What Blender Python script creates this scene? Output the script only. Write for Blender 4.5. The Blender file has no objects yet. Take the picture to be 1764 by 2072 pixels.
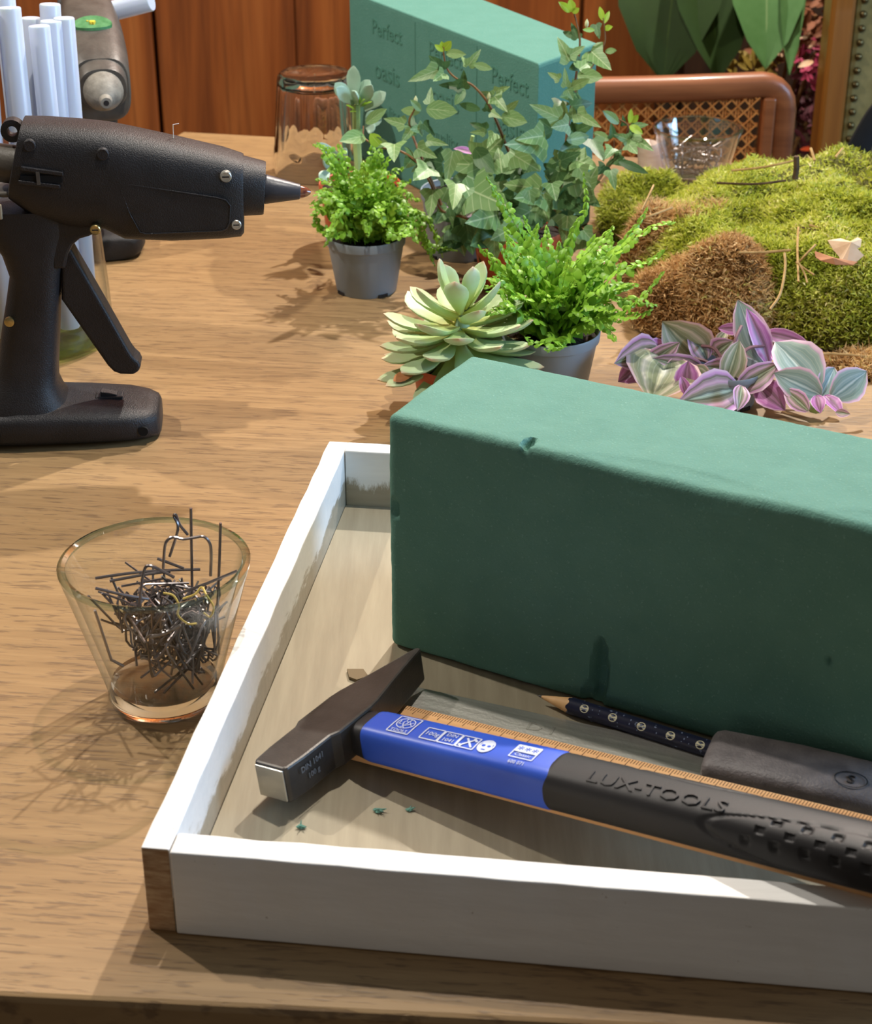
import bpy, bmesh, math, random
import numpy as np
from mathutils import Vector, Matrix
random.seed(7); rng = np.random.default_rng(7)
S = bpy.context.scene; COL = S.collection
R = math.radians; PI = math.pi

# ------------------------------------------------------------------ camera
CH, CP, CF = .409, .4836, 3527.0          # height above the table top, pitch down, focal length in pixels (1764 x 2072)
cd = bpy.data.cameras.new('camera'); cam = bpy.data.objects.new('camera', cd); COL.objects.link(cam)
cam.location = (0, 0, CH); cam.rotation_euler = (PI / 2 - CP, 0, 0)
cd.sensor_fit = 'VERTICAL'; cd.sensor_height = 36; cd.lens = CF / 2072 * 36
cd.clip_start = .01; cd.clip_end = 30
cd.dof.use_dof = True; cd.dof.focus_distance = .82; cd.dof.aperture_fstop = 27
S.camera = cam
# ------------------------------------------------------------------ world, lamps, exposure
w = bpy.data.worlds.new('world'); S.world = w; w.use_nodes = True
bg = w.node_tree.nodes['Background']; bg.inputs[0].default_value = (1.0, .90, .78, 1); bg.inputs[1].default_value = .15
def lamp(name, loc, power, col, rad=.012):
    l = bpy.data.lights.new(name, 'POINT'); l.energy = power; l.color = col; l.shadow_soft_size = rad
    o = bpy.data.objects.new(name, l); COL.objects.link(o); o.location = loc; return o
WARM = (1.0, .93, .83)
lamp('pendant_bulb', (-.007, .83, .80), 17, WARM, .010)
lamp('ceiling_spot', (-.95, 1.22, 1.08), 48, WARM, .014)
lamp('ceiling_spot', (.44, 1.85, 1.32), 128, WARM, .018)
al = bpy.data.lights.new('window_daylight', 'AREA'); al.shape = 'RECTANGLE'; al.size = 1.0; al.size_y = .8; al.energy = 46; al.color = (.40, .66, 1.0)
ao = bpy.data.objects.new('window_daylight', al); COL.objects.link(ao); ao.location = (2.1, .55, .75)
ao.rotation_euler = (Vector((2.1, .55, .75)) - Vector((0, .8, .05))).to_track_quat('Z', 'Y').to_euler()
vs = S.view_settings; vs.view_transform = 'Standard'; vs.look = 'None'; vs.exposure = 0.0; vs.gamma = 1.0; vs.use_curve_mapping = False
S.cycles.transparent_max_bounces = 32; S.cycles.max_bounces = 12; S.cycles.sample_clamp_indirect = 6

# ------------------------------------------------------------------ helpers
cp, sp = math.cos(CP), math.sin(CP)
def ray(px, py):
    a = (px - 882) / CF; b = (py - 1036) / CF
    return Vector((a, cp - b * sp, -sp - b * cp))
def at(px, py, z=0.0):                    # point of the photograph on a level plane
    d = ray(px, py); return Vector((0, 0, CH)) + d * ((z - CH) / d.z)
def aty(px, py, Y):                       # point of the photograph at a known depth
    d = ray(px, py); return Vector((0, 0, CH)) + d * (Y / d.y)
VR, VU, VB = Vector((1, 0, 0)), Vector((0, sp, cp)), Vector((0, -cp, sp))
def lin(c):
    return tuple(((v / 255) / 12.92 if v / 255 <= .04045 else ((v / 255 + .055) / 1.055) ** 2.4) for v in c)
MX = {}
def tag(o, label=None, cat=None, group=None, kind=None):
    for k, v in (('label', label), ('category', cat), ('group', group), ('kind', kind)):
        if v: o[k] = v
    return o
def thing(name, loc, label, cat, group=None, mtx=None):
    o = bpy.data.objects.new(name, None); COL.objects.link(o); o.empty_display_size = .01
    m = mtx if mtx is not None else Matrix.Translation(loc)
    o.matrix_world = m; MX[o.name] = m.copy()
    return tag(o, label, cat, group)
class MB:
    def __init__(s): s.v = []; s.f = []; s.uv = None
    def add(s, v, f):
        n = len(s.v); s.v += [tuple(p) for p in v]; s.f += [tuple(i + n for i in q) for q in f]; return s
    def hexa(s, b, t): return s.add(list(b) + list(t), [(3, 2, 1, 0), (4, 5, 6, 7), (0, 1, 5, 4), (1, 2, 6, 5), (2, 3, 7, 6), (3, 0, 4, 7)])
    def box(s, lo, hi):
        (a, b, c), (d, e, f) = lo, hi
        return s.hexa([(a, b, c), (d, b, c), (d, e, c), (a, e, c)], [(a, b, f), (d, b, f), (d, e, f), (a, e, f)])
    def loft(s, rings, cap=True, closed=True):
        n = len(rings[0]); b = len(s.v)
        for r in rings: s.v += [tuple(p) for p in r]
        for i in range(len(rings) - 1):
            for j in range(n if closed else n - 1):
                k = (j + 1) % n
                s.f.append((b + i * n + j, b + i * n + k, b + (i + 1) * n + k, b + (i + 1) * n + j))
        if cap:
            s.f.append(tuple(b + j for j in range(n))[::-1]); m = b + (len(rings) - 1) * n
            s.f.append(tuple(m + j for j in range(n)))
        return s
    def lathe(s, prof, n=32, c=(0, 0, 0), cap=True):
        return s.loft([[(c[0] + r * math.cos(2 * PI * k / n), c[1] + r * math.sin(2 * PI * k / n), c[2] + z) for k in range(n)] for r, z in prof], cap)
    def tube(s, pts, r, n=6, cap=True):
        P = [Vector(p) for p in pts]; rs = r if isinstance(r, (list, tuple)) else [r] * len(P)
        t = (P[1] - P[0]).normalized(); u = t.orthogonal().normalized(); rings = []
        for i, p in enumerate(P):
            t2 = (P[min(i + 1, len(P) - 1)] - P[max(i - 1, 0)])
            t2 = t2.normalized() if t2.length > 1e-9 else t
            u = (u - t2 * u.dot(t2)); u = u.normalized() if u.length > 1e-6 else t2.orthogonal().normalized()
            v = t2.cross(u); t = t2
            rings.append([p + (u * math.cos(2 * PI * k / n) + v * math.sin(2 * PI * k / n)) * rs[i] for k in range(n)])
        return s.loft(rings, cap)
    def extrude(s, poly, a, b):           # poly: points (3D) and two offset vectors
        n = len(poly); A = [Vector(p) + Vector(a) for p in poly]; B = [Vector(p) + Vector(b) for p in poly]
        return s.add(A + B, [tuple(range(n))[::-1], tuple(range(n, 2 * n))] + [(i, (i + 1) % n, n + (i + 1) % n, n + i) for i in range(n)])
def obj(name, mb, mat, parent=None, world=True, smooth=True, bevel=0, seg=2, kind=None, label=None, uv=None, weld=False, subd=0):
    me = bpy.data.meshes.new(name)
    v = mb.v
    if parent is not None and world:
        r = parent
        while r.parent is not None: r = r.parent
        inv = MX[r.name].inverted(); v = [inv @ Vector(p) for p in v]
    me.from_pydata([tuple(p) for p in v], [], mb.f); me.update()
    if len(mb.f) < 70000:
        bm = bmesh.new(); bm.from_mesh(me); bmesh.ops.recalc_face_normals(bm, faces=bm.faces); bm.to_mesh(me); bm.free()
    uvs = uv if uv is not None else mb.uv
    if uvs is not None:
        l = me.uv_layers.new(name='uv'); idx = np.empty(len(me.loops), dtype=np.int32); me.loops.foreach_get('vertex_index', idx)
        l.data.foreach_set('uv', np.asarray(uvs, dtype=np.float32)[idx].ravel())
    if smooth: me.polygons.foreach_set('use_smooth', [True] * len(me.polygons))
    if mat is not None: me.materials.append(mat)
    o = bpy.data.objects.new(name, me); COL.objects.link(o)
    if parent is not None: o.parent = parent
    if bevel:
        b = o.modifiers.new('edge', 'BEVEL'); b.width = bevel; b.segments = seg; b.limit_method = 'ANGLE'; b.angle_limit = R(35); b.harden_normals = False
    if subd:
        b = o.modifiers.new('sub', 'SUBSURF'); b.levels = subd; b.render_levels = subd
    if smooth and not subd:
        try: me.set_sharp_from_angle(angle=R(42))
        except Exception: pass
    if kind: o['kind'] = kind
    if label: o['label'] = label
    return o
def dup(o, name=None, parent=None):
    c = o.copy(); COL.objects.link(c)
    if parent is not None: c.parent = parent
    return c
def sring(c, u, v, a, b, n=24, e=2.6):    # superellipse ring, radii a along u, b along v
    out = []
    for k in range(n):
        t = 2 * PI * k / n; x, y = math.cos(t), math.sin(t)
        out.append(Vector(c) + Vector(u) * (a * math.copysign(abs(x) ** (2 / e), x)) + Vector(v) * (b * math.copysign(abs(y) ** (2 / e), y)))
    return out
def spline(P, n=8):
    P = [Vector(p) for p in P]; Q = [P[0] * 2 - P[1]] + P + [P[-1] * 2 - P[-2]]; out = []
    for i in range(1, len(Q) - 2):
        a, b, c, d = Q[i - 1:i + 3]
        for k in range(n):
            t = k / n; out.append(.5 * ((2 * b) + (c - a) * t + (2 * a - 5 * b + 4 * c - d) * t * t + (3 * b - a - 3 * c + d) * t ** 3))
    return out + [P[-1]]
def text_mb(txt, size, M, depth=.0002, sx=1.0):  # lettering as a mesh in the frame M
    cu = bpy.data.curves.new('t', 'FONT'); cu.body = txt; cu.size = size; cu.extrude = depth; cu.align_x = 'CENTER'; cu.align_y = 'CENTER'; cu.resolution_u = 2
    o = bpy.data.objects.new('t', cu); COL.objects.link(o)
    me = bpy.data.meshes.new_from_object(o.evaluated_get(bpy.context.evaluated_depsgraph_get()))
    mb = MB(); mb.add([M @ Vector((v.co.x * sx, v.co.y, v.co.z)) for v in me.vertices], [tuple(p.vertices) for p in me.polygons])
    bpy.data.objects.remove(o); bpy.data.curves.remove(cu); bpy.data.meshes.remove(me)
    return mb

# ------------------------------------------------------------------ materials
class NT:
    def __init__(s, name):
        s.m = bpy.data.materials.new(name); s.m.use_nodes = True; s.t = s.m.node_tree; s.n = s.t.nodes; s.b = s.n['Principled BSDF']
        s.b.inputs['Specular IOR Level'].default_value = .4
    def new(s, t, **k):
        x = s.n.new(t)
        for a, v in k.items(): setattr(x, a, v)
        return x
    def link(s, a, b): s.t.links.new(a, b)
    def coord(s, scale=(1, 1, 1), rot=(0, 0, 0), kind='Object'):
        c = s.new('ShaderNodeTexCoord'); m = s.new('ShaderNodeMapping'); m.inputs['Scale'].default_value = scale; m.inputs['Rotation'].default_value = rot
        s.link(c.outputs[kind], m.inputs[0]); return m.outputs[0]
    def noise(s, vec, scale, detail=3, rough=.55, dist=0):
        x = s.new('ShaderNodeTexNoise'); x.inputs['Scale'].default_value = scale; x.inputs['Detail'].default_value = detail
        x.inputs['Roughness'].default_value = rough; x.inputs['Distortion'].default_value = dist
        s.link(vec, x.inputs['Vector']); return x.outputs['Fac']
    def ramp(s, fac, stops, interp='LINEAR'):
        x = s.new('ShaderNodeValToRGB'); e = x.color_ramp.elements; x.color_ramp.interpolation = interp
        while len(e) < len(stops): e.new(.5)
        for q, (p, c) in zip(e, stops):
            q.position = p; q.color = (*c, 1) if len(c) == 3 else c
        s.link(fac, x.inputs[0]); return x.outputs[0]
    def mix(s, fac, a, b, mode='MIX'):
        x = s.new('ShaderNodeMix', data_type='RGBA', blend_type=mode)
        for i, v in ((0, fac), (6, a), (7, b)):
            if isinstance(v, (int, float)): x.inputs[i].default_value = v
            elif isinstance(v, tuple): x.inputs[i].default_value = (*v, 1) if len(v) == 3 else v
            else: s.link(v, x.inputs[i])
        return x.outputs[2]
    def math(s, op, a, b=None):
        x = s.new('ShaderNodeMath', operation=op)
        for i, v in ((0, a), (1, b)):
            if v is None: continue
            if isinstance(v, (int, float)): x.inputs[i].default_value = v
            else: s.link(v, x.inputs[i])
        return x.outputs[0]
    def bump(s, h, strength=.3, dist=.001):
        x = s.new('ShaderNodeBump'); x.inputs['Strength'].default_value = strength; x.inputs['Distance'].default_value = dist
        s.link(h, x.inputs['Height']); s.link(x.outputs[0], s.b.inputs['Normal']); return x
    def set(s, **k):
        for a, v in k.items():
            i = s.b.inputs[a.replace('_', ' ')]
            if isinstance(v, (int, float)): i.default_value = v
            elif isinstance(v, tuple): i.default_value = (*v, 1) if len(v) == 3 else v
            else: s.link(v, i)
        return s
BW = lambda v: (v, v, v)
def mat(name, c1, c2=None, rough=.5, scale=20, stretch=(1, 1, 1), lo=.3, hi=.7, bump=0, bscale=400, bdist=.0005, metal=0, spec=.4, sss=0, trans=0, coat=0, detail=3):
    k = NT(name); v = k.coord(stretch)
    if c2 is not None:
        f = k.noise(v, scale, detail); k.set(Base_Color=k.ramp(f, [(lo, lin(c1)), (hi, lin(c2))]))
    else: k.set(Base_Color=lin(c1))
    k.set(Roughness=rough, Metallic=metal); k.b.inputs['Specular IOR Level'].default_value = spec
    if coat: k.b.inputs['Coat Weight'].default_value = coat; k.b.inputs['Coat Roughness'].default_value = .1
    if sss: k.b.inputs['Subsurface Weight'].default_value = sss; k.b.inputs['Subsurface Radius'].default_value = (.01, .012, .006); k.b.inputs['Subsurface Scale'].default_value = .3
    if bump: k.bump(k.noise(k.coord(), bscale, 2), bump, bdist)
    return k.m
def glass(name, face=(.975, .98, .97), edge=(.50, .56, .52), gloss=1.0):
    k = NT(name); n = k.n; tr = k.new('ShaderNodeBsdfTransparent'); gl = k.new('ShaderNodeBsdfGlossy'); gl.inputs['Roughness'].default_value = .02
    lw = k.new('ShaderNodeLayerWeight'); lw.inputs['Blend'].default_value = .5
    k.link(k.ramp(lw.outputs['Facing'], [(0, face), (.62, tuple(.5 * a + .5 * b for a, b in zip(face, tuple(.9 * x + .1 * y for x, y in zip(face, edge))))), (1, edge)]), tr.inputs[0])
    f5 = k.math('POWER', lw.outputs['Facing'], 5.0); fr = k.math('ADD', k.math('MULTIPLY', f5, .8), .04)
    m = k.new('ShaderNodeMixShader'); k.link(k.math('MULTIPLY', fr, gloss), m.inputs[0]); k.link(tr.outputs[0], m.inputs[1]); k.link(gl.outputs[0], m.inputs[2])
    k.link(m.outputs[0], n['Material Output'].inputs[0]); return k.m
def refr(name, col=(.98, .985, .98), rough=.0):
    k = NT(name); k.set(Base_Color=col, Roughness=rough); k.b.inputs['Transmission Weight'].default_value = 1; k.b.inputs['IOR'].default_value = 1.45; return k.m
def wood_table():
    k = NT('oak_veneer'); a = -.10
    v = k.coord((1, 1, 1), (0, 0, -a)); g = k.new('ShaderNodeMapping'); g.inputs['Scale'].default_value = (7, 110, 30); k.link(v, g.inputs[0])
    big = k.noise(v, 5, 3); grain = k.noise(g.outputs[0], 2.2, 6, .65, .6)
    g2 = k.new('ShaderNodeMapping'); g2.inputs['Scale'].default_value = (38, 300, 60); k.link(v, g2.inputs[0])
    pore = k.noise(g2.outputs[0], 1.7, 3, .6, .3)
    c = k.ramp(grain, [(.25, lin((116, 90, 58))), (.5, lin((142, 113, 76))), (.75, lin((160, 130, 90)))])
    c = k.mix(k.ramp(big, [(.35, BW(0)), (.7, BW(.45))]), c, lin((160, 127, 83)))
    pm = k.ramp(pore, [(.54, BW(0)), (.64, BW(.56))])
    c = k.mix(pm, c, lin((92, 68, 46))); k.set(Base_Color=c, Roughness=.5); k.b.inputs['Specular IOR Level'].default_value = .5
    k.bump(k.math('SUBTRACT', grain, pm), .35, .0004); return k.m
def wall_wood():
    k = NT('wall_wood'); v = k.coord((9, 9, .8)); g = k.noise(v, 2.0, 5, .6, .8); v2 = k.coord((60, 60, 2)); g2 = k.noise(v2, 2, 3)
    c = k.ramp(g, [(.25, lin((78, 36, 14))), (.5, lin((138, 74, 30))), (.75, lin((172, 102, 48)))])
    oi = k.new('ShaderNodeObjectInfo'); c = k.mix(k.math('MULTIPLY', oi.outputs['Random'], .45), c, lin((104, 48, 20)))
    c = k.mix(k.ramp(g2, [(.5, BW(0)), (.8, BW(.5))]), c, lin((66, 30, 12))); k.set(Base_Color=c, Roughness=.45); k.bump(g2, .2, .001); return k.m
def foam_mat(name, c1, c2):
    k = NT(name); v = k.coord(); n1 = k.noise(v, 900, 2, .7); n2 = k.noise(v, 60, 3)
    c = k.mix(n2, lin(c1), lin(c2)); c = k.mix(k.ramp(n1, [(.62, BW(0)), (.76, BW(.35))]), c, lin((160, 200, 186)))
    k.set(Base_Color=c, Roughness=.8); k.b.inputs['Specular IOR Level'].default_value = .25; k.bump(n1, .55, .0006); return k.m
def paint_inner(name, axis_scale):        # white paint brushed down to a ragged line, greige below it
    k = NT(name); c = k.new('ShaderNodeTexCoord'); s = k.new('ShaderNodeSeparateXYZ'); k.link(c.outputs['Object'], s.inputs[0])
    m = k.new('ShaderNodeMapping'); m.inputs['Scale'].default_value = axis_scale; k.link(c.outputs['Object'], m.inputs[0])
    n = k.noise(m.outputs[0], 1.0, 6, .7); n2 = k.noise(k.coord((1, 1, 1)), 14, 3)
    h = k.math('ADD', s.outputs[2], k.math('MULTIPLY', k.math('SUBTRACT', n, .5), .034)); h = k.math('ADD', h, k.math('MULTIPLY', k.math('SUBTRACT', n2, .5), .018))
    f = k.ramp(h, [(.0185, BW(0)), (.0195, BW(1))])
    st = k.noise(k.coord((14, 300, 300)), 1, 3); g = k.mix(st, lin((146, 136, 118)), lin((176, 166, 148))); wt = k.mix(st, lin((226, 226, 226)), lin((244, 244, 242)))
    k.set(Base_Color=k.mix(f, g, wt), Roughness=.32); k.bump(n, .15, .0005); return k.m
def white_paint():
    k = NT('white_paint'); n = k.noise(k.coord((6, 60, 60)), 4, 4); sp_ = k.noise(k.coord(), 420, 2)
    c = k.mix(n, lin((222, 221, 219)), lin((240, 240, 238))); c = k.mix(k.ramp(sp_, [(.74, BW(0)), (.79, BW(.7))]), c, lin((176, 168, 156)))
    k.set(Base_Color=c, Roughness=.5); k.bump(k.noise(k.coord((30, 300, 200)), 3, 4), .25, .0006); return k.m
def tray_floor_mat():
    k = NT('greige_paint'); v = k.coord((90, 7, 1), (0, 0, -.14)); n = k.noise(v, 2, 5, .6); n2 = k.noise(k.coord(), 9, 3)
    c = k.ramp(n, [(.3, lin((140, 130, 109))), (.7, lin((164, 154, 131)))]); c = k.mix(k.math('MULTIPLY', n2, .5), c, lin((150, 139, 115)))
    k.set(Base_Color=c, Roughness=.5); k.bump(n, .2, .0004); return k.m
def veined_leaf(name, c1, c2, vein, rough=.42, vw=.05, side=True):
    k = NT(name); uv = k.new('ShaderNodeUVMap'); s = k.new('ShaderNodeSeparateXYZ'); k.link(uv.outputs[0], s.inputs[0])
    au = k.math('ABSOLUTE', s.outputs[0]); n = k.noise(k.coord(), 90, 3); oi = k.new('ShaderNodeObjectInfo')
    c = k.mix(k.math('ADD', k.math('MULTIPLY', n, .6), k.math('MULTIPLY', oi.outputs['Random'], .45)), lin(c1), lin(c2))
    mid = k.ramp(au, [(0, BW(1)), (vw, BW(0))])
    if side:
        d = k.math('SUBTRACT', s.outputs[1], k.math('MULTIPLY', au, .55)); fr = k.math('FRACT', k.math('MULTIPLY', d, 4.0)); ds = k.math('ABSOLUTE', k.math('SUBTRACT', fr, .5))
        mid = k.math('MAXIMUM', mid, k.ramp(ds, [(.02, BW(.55)), (.07, BW(0))]))
    k.set(Base_Color=k.mix(k.math('MULTIPLY', mid, .75), c, lin(vein)), Roughness=rough); k.b.inputs['Subsurface Weight'].default_value = .0
    tr = k.new('ShaderNodeBsdfTranslucent'); tr.inputs[0].default_value = (*lin(c2), 1); m = k.new('ShaderNodeMixShader'); m.inputs[0].default_value = .18
    k.link(k.b.outputs[0], m.inputs[1]); k.link(tr.outputs[0], m.inputs[2]); k.link(m.outputs[0], k.n['Material Output'].inputs[0]); return k.m
def striped_leaf(name, stops):            # colour bands from midrib (0) to margin (1)
    k = NT(name); uv = k.new('ShaderNodeUVMap'); s = k.new('ShaderNodeSeparateXYZ'); k.link(uv.outputs[0], s.inputs[0])
    w_ = k.noise(k.coord((1, 1, 1)), 120, 2); au = k.math('ABSOLUTE', s.outputs[0]); au = k.math('ADD', au, k.math('MULTIPLY', k.math('SUBTRACT', w_, .5), .06))
    oi = k.new('ShaderNodeObjectInfo'); c = k.ramp(au, [(p, lin(q)) for p, q in stops])
    fine = k.math('FRACT', k.math('MULTIPLY', au, 7)); c = k.mix(k.ramp(fine, [(.35, BW(0)), (.5, BW(.28)), (.65, BW(0))]), c, lin((214, 214, 196)))
    k.set(Base_Color=c, Roughness=.4); tr = k.new('ShaderNodeBsdfTranslucent'); k.link(c, tr.inputs[0]); m = k.new('ShaderNodeMixShader'); m.inputs[0].default_value = .15
    k.link(k.b.outputs[0], m.inputs[1]); k.link(tr.outputs[0], m.inputs[2]); k.link(m.outputs[0], k.n['Material Output'].inputs[0]); return k.m
def attr_ramp(name, stops, rough=.6, trans=.25):
    k = NT(name); a = k.new('ShaderNodeAttribute', attribute_name='rnd'); c = k.ramp(a.outputs['Fac'], [(p, lin(q)) for p, q in stops]); k.set(Base_Color=c, Roughness=rough)
    tr = k.new('ShaderNodeBsdfTranslucent'); k.link(c, tr.inputs[0]); m = k.new('ShaderNodeMixShader'); m.inputs[0].default_value = trans
    k.link(k.b.outputs[0], m.inputs[1]); k.link(tr.outputs[0], m.inputs[2]); k.link(m.outputs[0], k.n['Material Output'].inputs[0]); return k.m

BLACK = mat('black_plastic', (27, 26, 28), (36, 35, 38), rough=.46, scale=60, bump=.8, bscale=1500, bdist=.0004, spec=.36)
BLACK2 = mat('black_rubber', (34, 33, 35), (40, 39, 41), rough=.5, scale=50, bump=.15, bscale=1500, bdist=.0002, spec=.4)
DARKGREY = mat('worn_grey_plastic', (62, 58, 54), (84, 80, 74), rough=.45, scale=70, bump=.3, bscale=500)
STEEL_DARK = mat('black_oxide_steel', (58, 55, 52), (74, 70, 66), rough=.42, scale=80, metal=.35, bump=.2, bscale=900)
STEEL = mat('bare_steel', (172, 170, 162), (206, 204, 196), rough=.36, scale=60, stretch=(.4, 6, 1), metal=.75, bump=.25, bscale=700)
WIRE = mat('wire_steel', (112, 106, 106), (150, 144, 144), rough=.32, scale=90, metal=.8)
BRASS = mat('brassy_screw', (150, 136, 92), (190, 172, 118), rough=.3, metal=.9, scale=200)
OAK = wood_table(); WALLW = wall_wood(); FOAM = foam_mat('green_floral_foam', (82, 127, 115), (98, 142, 129)); FOAM2 = foam_mat('pale_floral_foam', (77, 127, 114), (88, 138, 126))
WHITE = white_paint(); GREIGE = tray_floor_mat()
RAWWOOD = mat('raw_pine_end', (196, 168, 134), (160, 124, 90), rough=.7, scale=1, stretch=(120, 120, 500), lo=.35, hi=.65)
BLUE = mat('blue_sleeve', (48, 84, 196), (56, 94, 208), rough=.38, scale=30, bump=.05, bscale=300)
PRINT = mat('pale_print', (206, 214, 236), rough=.6)
BEECH = mat('ruler_beech', (202, 150, 98), (222, 174, 122), rough=.5, scale=1, stretch=(10, 160, 160))
INK = mat('brown_ink', (96, 62, 36), rough=.7)
GLASS = glass('clear_glass'); TGLASS = refr('tumbler_glass')
SOIL = mat('potting_soil', (30, 24, 20), (52, 42, 34), rough=.9, scale=160, bump=1, bscale=500, bdist=.002)
GREYPOT = mat('grey_plastic_pot', (126, 136, 144), (136, 146, 154), rough=.42, scale=20)
TERRA = mat('terracotta_plastic_pot', (182, 84, 52), (196, 96, 60), rough=.45, scale=20)
STICK = mat('translucent_glue', (176, 186, 206), (190, 198, 214), rough=.3, scale=10, sss=.5)
IVY = veined_leaf('ivy_leaf', (84, 124, 70), (136, 168, 106), (196, 212, 168)); IVYD = veined_leaf('ivy_leaf_dark', (46, 82, 46), (78, 114, 66), (116, 148, 98)); IVYY = veined_leaf('ivy_leaf_young', (126, 168, 44), (168, 200, 70), (204, 222, 130), side=False)
STEMB = mat('woody_stem', (104, 66, 44), (138, 104, 58), rough=.6, scale=150); STEMG = mat('green_stem', (140, 168, 96), (160, 184, 120), rough=.5, scale=80)
FERN = veined_leaf('fern_green', (92, 150, 34), (158, 202, 70), (176, 214, 96), side=False)
TR1 = striped_leaf('trad_green', [(0, (196, 196, 160)), (.08, (112, 122, 90)), (.34, (150, 156, 122)), (.5, (196, 188, 168)), (.62, (126, 134, 100)), (.86, (168, 160, 128)), (.93, (214, 176, 178))])
TR2 = striped_leaf('trad_pink', [(0, (176, 190, 160)), (.1, (92, 100, 74)), (.32, (150, 140, 122)), (.46, (208, 166, 190)), (.7, (112, 106, 84)), (.8, (196, 134, 190)), (.95, (226, 188, 214))])
TR3 = striped_leaf('trad_blue', [(0, (190, 206, 206)), (.1, (112, 140, 140)), (.35, (150, 172, 172)), (.5, (120, 146, 140)), (.8, (150, 170, 164)), (.88, (214, 176, 206)), (.95, (230, 196, 220))])
TR4 = striped_leaf('trad_purple', [(0, (170, 120, 160)), (.2, (122, 84, 104)), (.5, (196, 130, 190)), (.8, (176, 96, 168)), (.95, (226, 180, 216))])
def ech_mat():
    k = NT('echeveria'); uv = k.new('ShaderNodeUVMap'); s = k.new('ShaderNodeSeparateXYZ'); k.link(uv.outputs[0], s.inputs[0]); n = k.noise(k.coord(), 130, 4)
    c = k.ramp(s.outputs[1], [(0, lin((206, 204, 116))), (.3, lin((178, 196, 122))), (.6, lin((168, 192, 142))), (.92, lin((180, 196, 156))), (1, lin((204, 172, 146)))])
    c = k.mix(k.ramp(n, [(.5, BW(0)), (.75, BW(.3))]), c, lin((190, 206, 190))); k.set(Base_Color=c, Roughness=.45, Subsurface_Weight=.15); k.b.inputs['Subsurface Radius'].default_value = (.004, .006, .003); k.b.inputs['Subsurface Scale'].default_value = .3; return k.m
ECH = ech_mat(); SUCC = mat('pale_succulent', (150, 182, 160), (176, 202, 182), rough=.45, scale=70)
# ------------------------------------------------------------------ room
def plane_z(z): return z
fl = MB().box((-3, -1.6, -.79), (3, 2.3, -.75)); tag(obj('floor', fl, mat('dark_floor', (58, 44, 34), (76, 58, 44), rough=.6, scale=4, stretch=(1, 8, 1)), smooth=False), kind='structure')
wb = tag(obj('wall_back', MB().box((-2.4, 2.30, -.75), (2.4, 2.36, 1.9)), WALLW, smooth=False), kind='structure'); MX['wall_back'] = Matrix.Identity(4)
me0 = None
for i in range(26):
    x = -2.4 + i * .185 + random.uniform(-.004, .004); d = random.uniform(0, .006)
    obj('plank', MB().box((x + .002, 2.272 + d, -.75), (x + .181, 2.30, 1.9)), WALLW, wb, smooth=False, bevel=.003)

# ------------------------------------------------------------------ table
T = thing('dining_table', (.1, .9, -.75), 'long oak-veneered table that carries all the tools and plants', 'table')
TC = [(-.56, .4635), (.95, .362), (.95, 1.25), (-.2187, 1.487)]
def tab_ring(z, ins): 
    c = Vector((.1, .9)); out = []
    for p in TC:
        p = Vector(p); q = p + (c - p).normalized() * ins; out.append((q.x, q.y, z))
    return out
obj('tabletop', MB().loft([tab_ring(-.030, .004), tab_ring(-.026, 0), tab_ring(-.003, 0), tab_ring(-.0008, .0010), tab_ring(0, .0035)]), OAK, T, smooth=False)
for p in ((-.40, .58), (.8, .50), (.8, 1.16), (-.22, 1.32)):
    obj('leg', MB().box((p[0] - .03, p[1] - .03, -.75), (p[0] + .03, p[1] + .03, -.031)), OAK, T, smooth=False, bevel=.003)

# ------------------------------------------------------------------ tray
TR = thing('wooden_tray', (.08, .60, 0), 'shallow white-painted wooden tray holding the hammer and green foam brick', 'tray')
HT = .036; dF = Vector((.992, -.124, 0)); dL = (Vector((-.0535, .7866, 0)) - Vector((-.0995, .4675, 0))).normalized()
def board(a, b, t, z0, z1, name, m, wob=0, **k):  # board with its outer line a-b and thickness vector t
    mb = MB(); n = 24; rings = []
    for i in range(n + 1):
        f = i / n; p = Vector(a).lerp(Vector(b), f); u = Vector((0, 0, 1)); 
        j = lambda: random.uniform(-wob, wob)
        rings.append([p + u * z0, p + Vector(t) + u * z0, p + Vector(t) + Vector((j(), j(), z1 + j() * .6)), p + Vector((j(), j(), z1 + j() * .6))])
    mb.loft(rings); return obj(name, mb, m, TR, smooth=False, bevel=.0007, seg=2, **k)
tL = Vector((dL.y, -dL.x, 0)) * .0098
A0 = Vector((-.0995, .4675, 0)); A1 = Vector((-.0535, .7866, 0))
lb = board(A0, A1, tL, 0, HT, 'side_board', WHITE, .0003)
lb.data.materials.append(RAWWOOD); lb.data.materials.append(paint_inner('paint_side_inner', (30, 30, 90)))
for p in lb.data.polygons:
    if abs(p.normal.dot(dL)) > .8 and (p.center + MX[TR.name].translation - A0).length < .06: p.material_index = 1
    elif p.normal.dot(tL.normalized()) > .8: p.material_index = 2
F0 = A0 + tL + Vector((.0003, -.0012, 0)); F1 = F0 + dF * .345; tF = Vector((.124, .992, 0)) * .0105
board(F0, F1, tF, .0004, HT - .0002, 'front_board', WHITE, .0003)
B0 = A1 + tL - dL * .0005; B1 = B0 + dF * .345
bb = board(B0 - Vector((.124, .992, 0)) * .0100, B1 - Vector((.124, .992, 0)) * .0100, Vector((.124, .992, 0)) * .0100, 0, HT + .0004, 'back_board', WHITE, .0003)
bb.data.materials.append(paint_inner('paint_back_inner', (90, 90, 30)))
for p in bb.data.polygons:
    if p.normal.y < -.8: p.material_index = 1
rb = board(F1 + dF * .001, B1 + dF * .001, dF * .010, 0, HT, 'side_board', WHITE, .0003)
q = [A0 + tL, F1, B1, A1 + tL]
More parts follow.
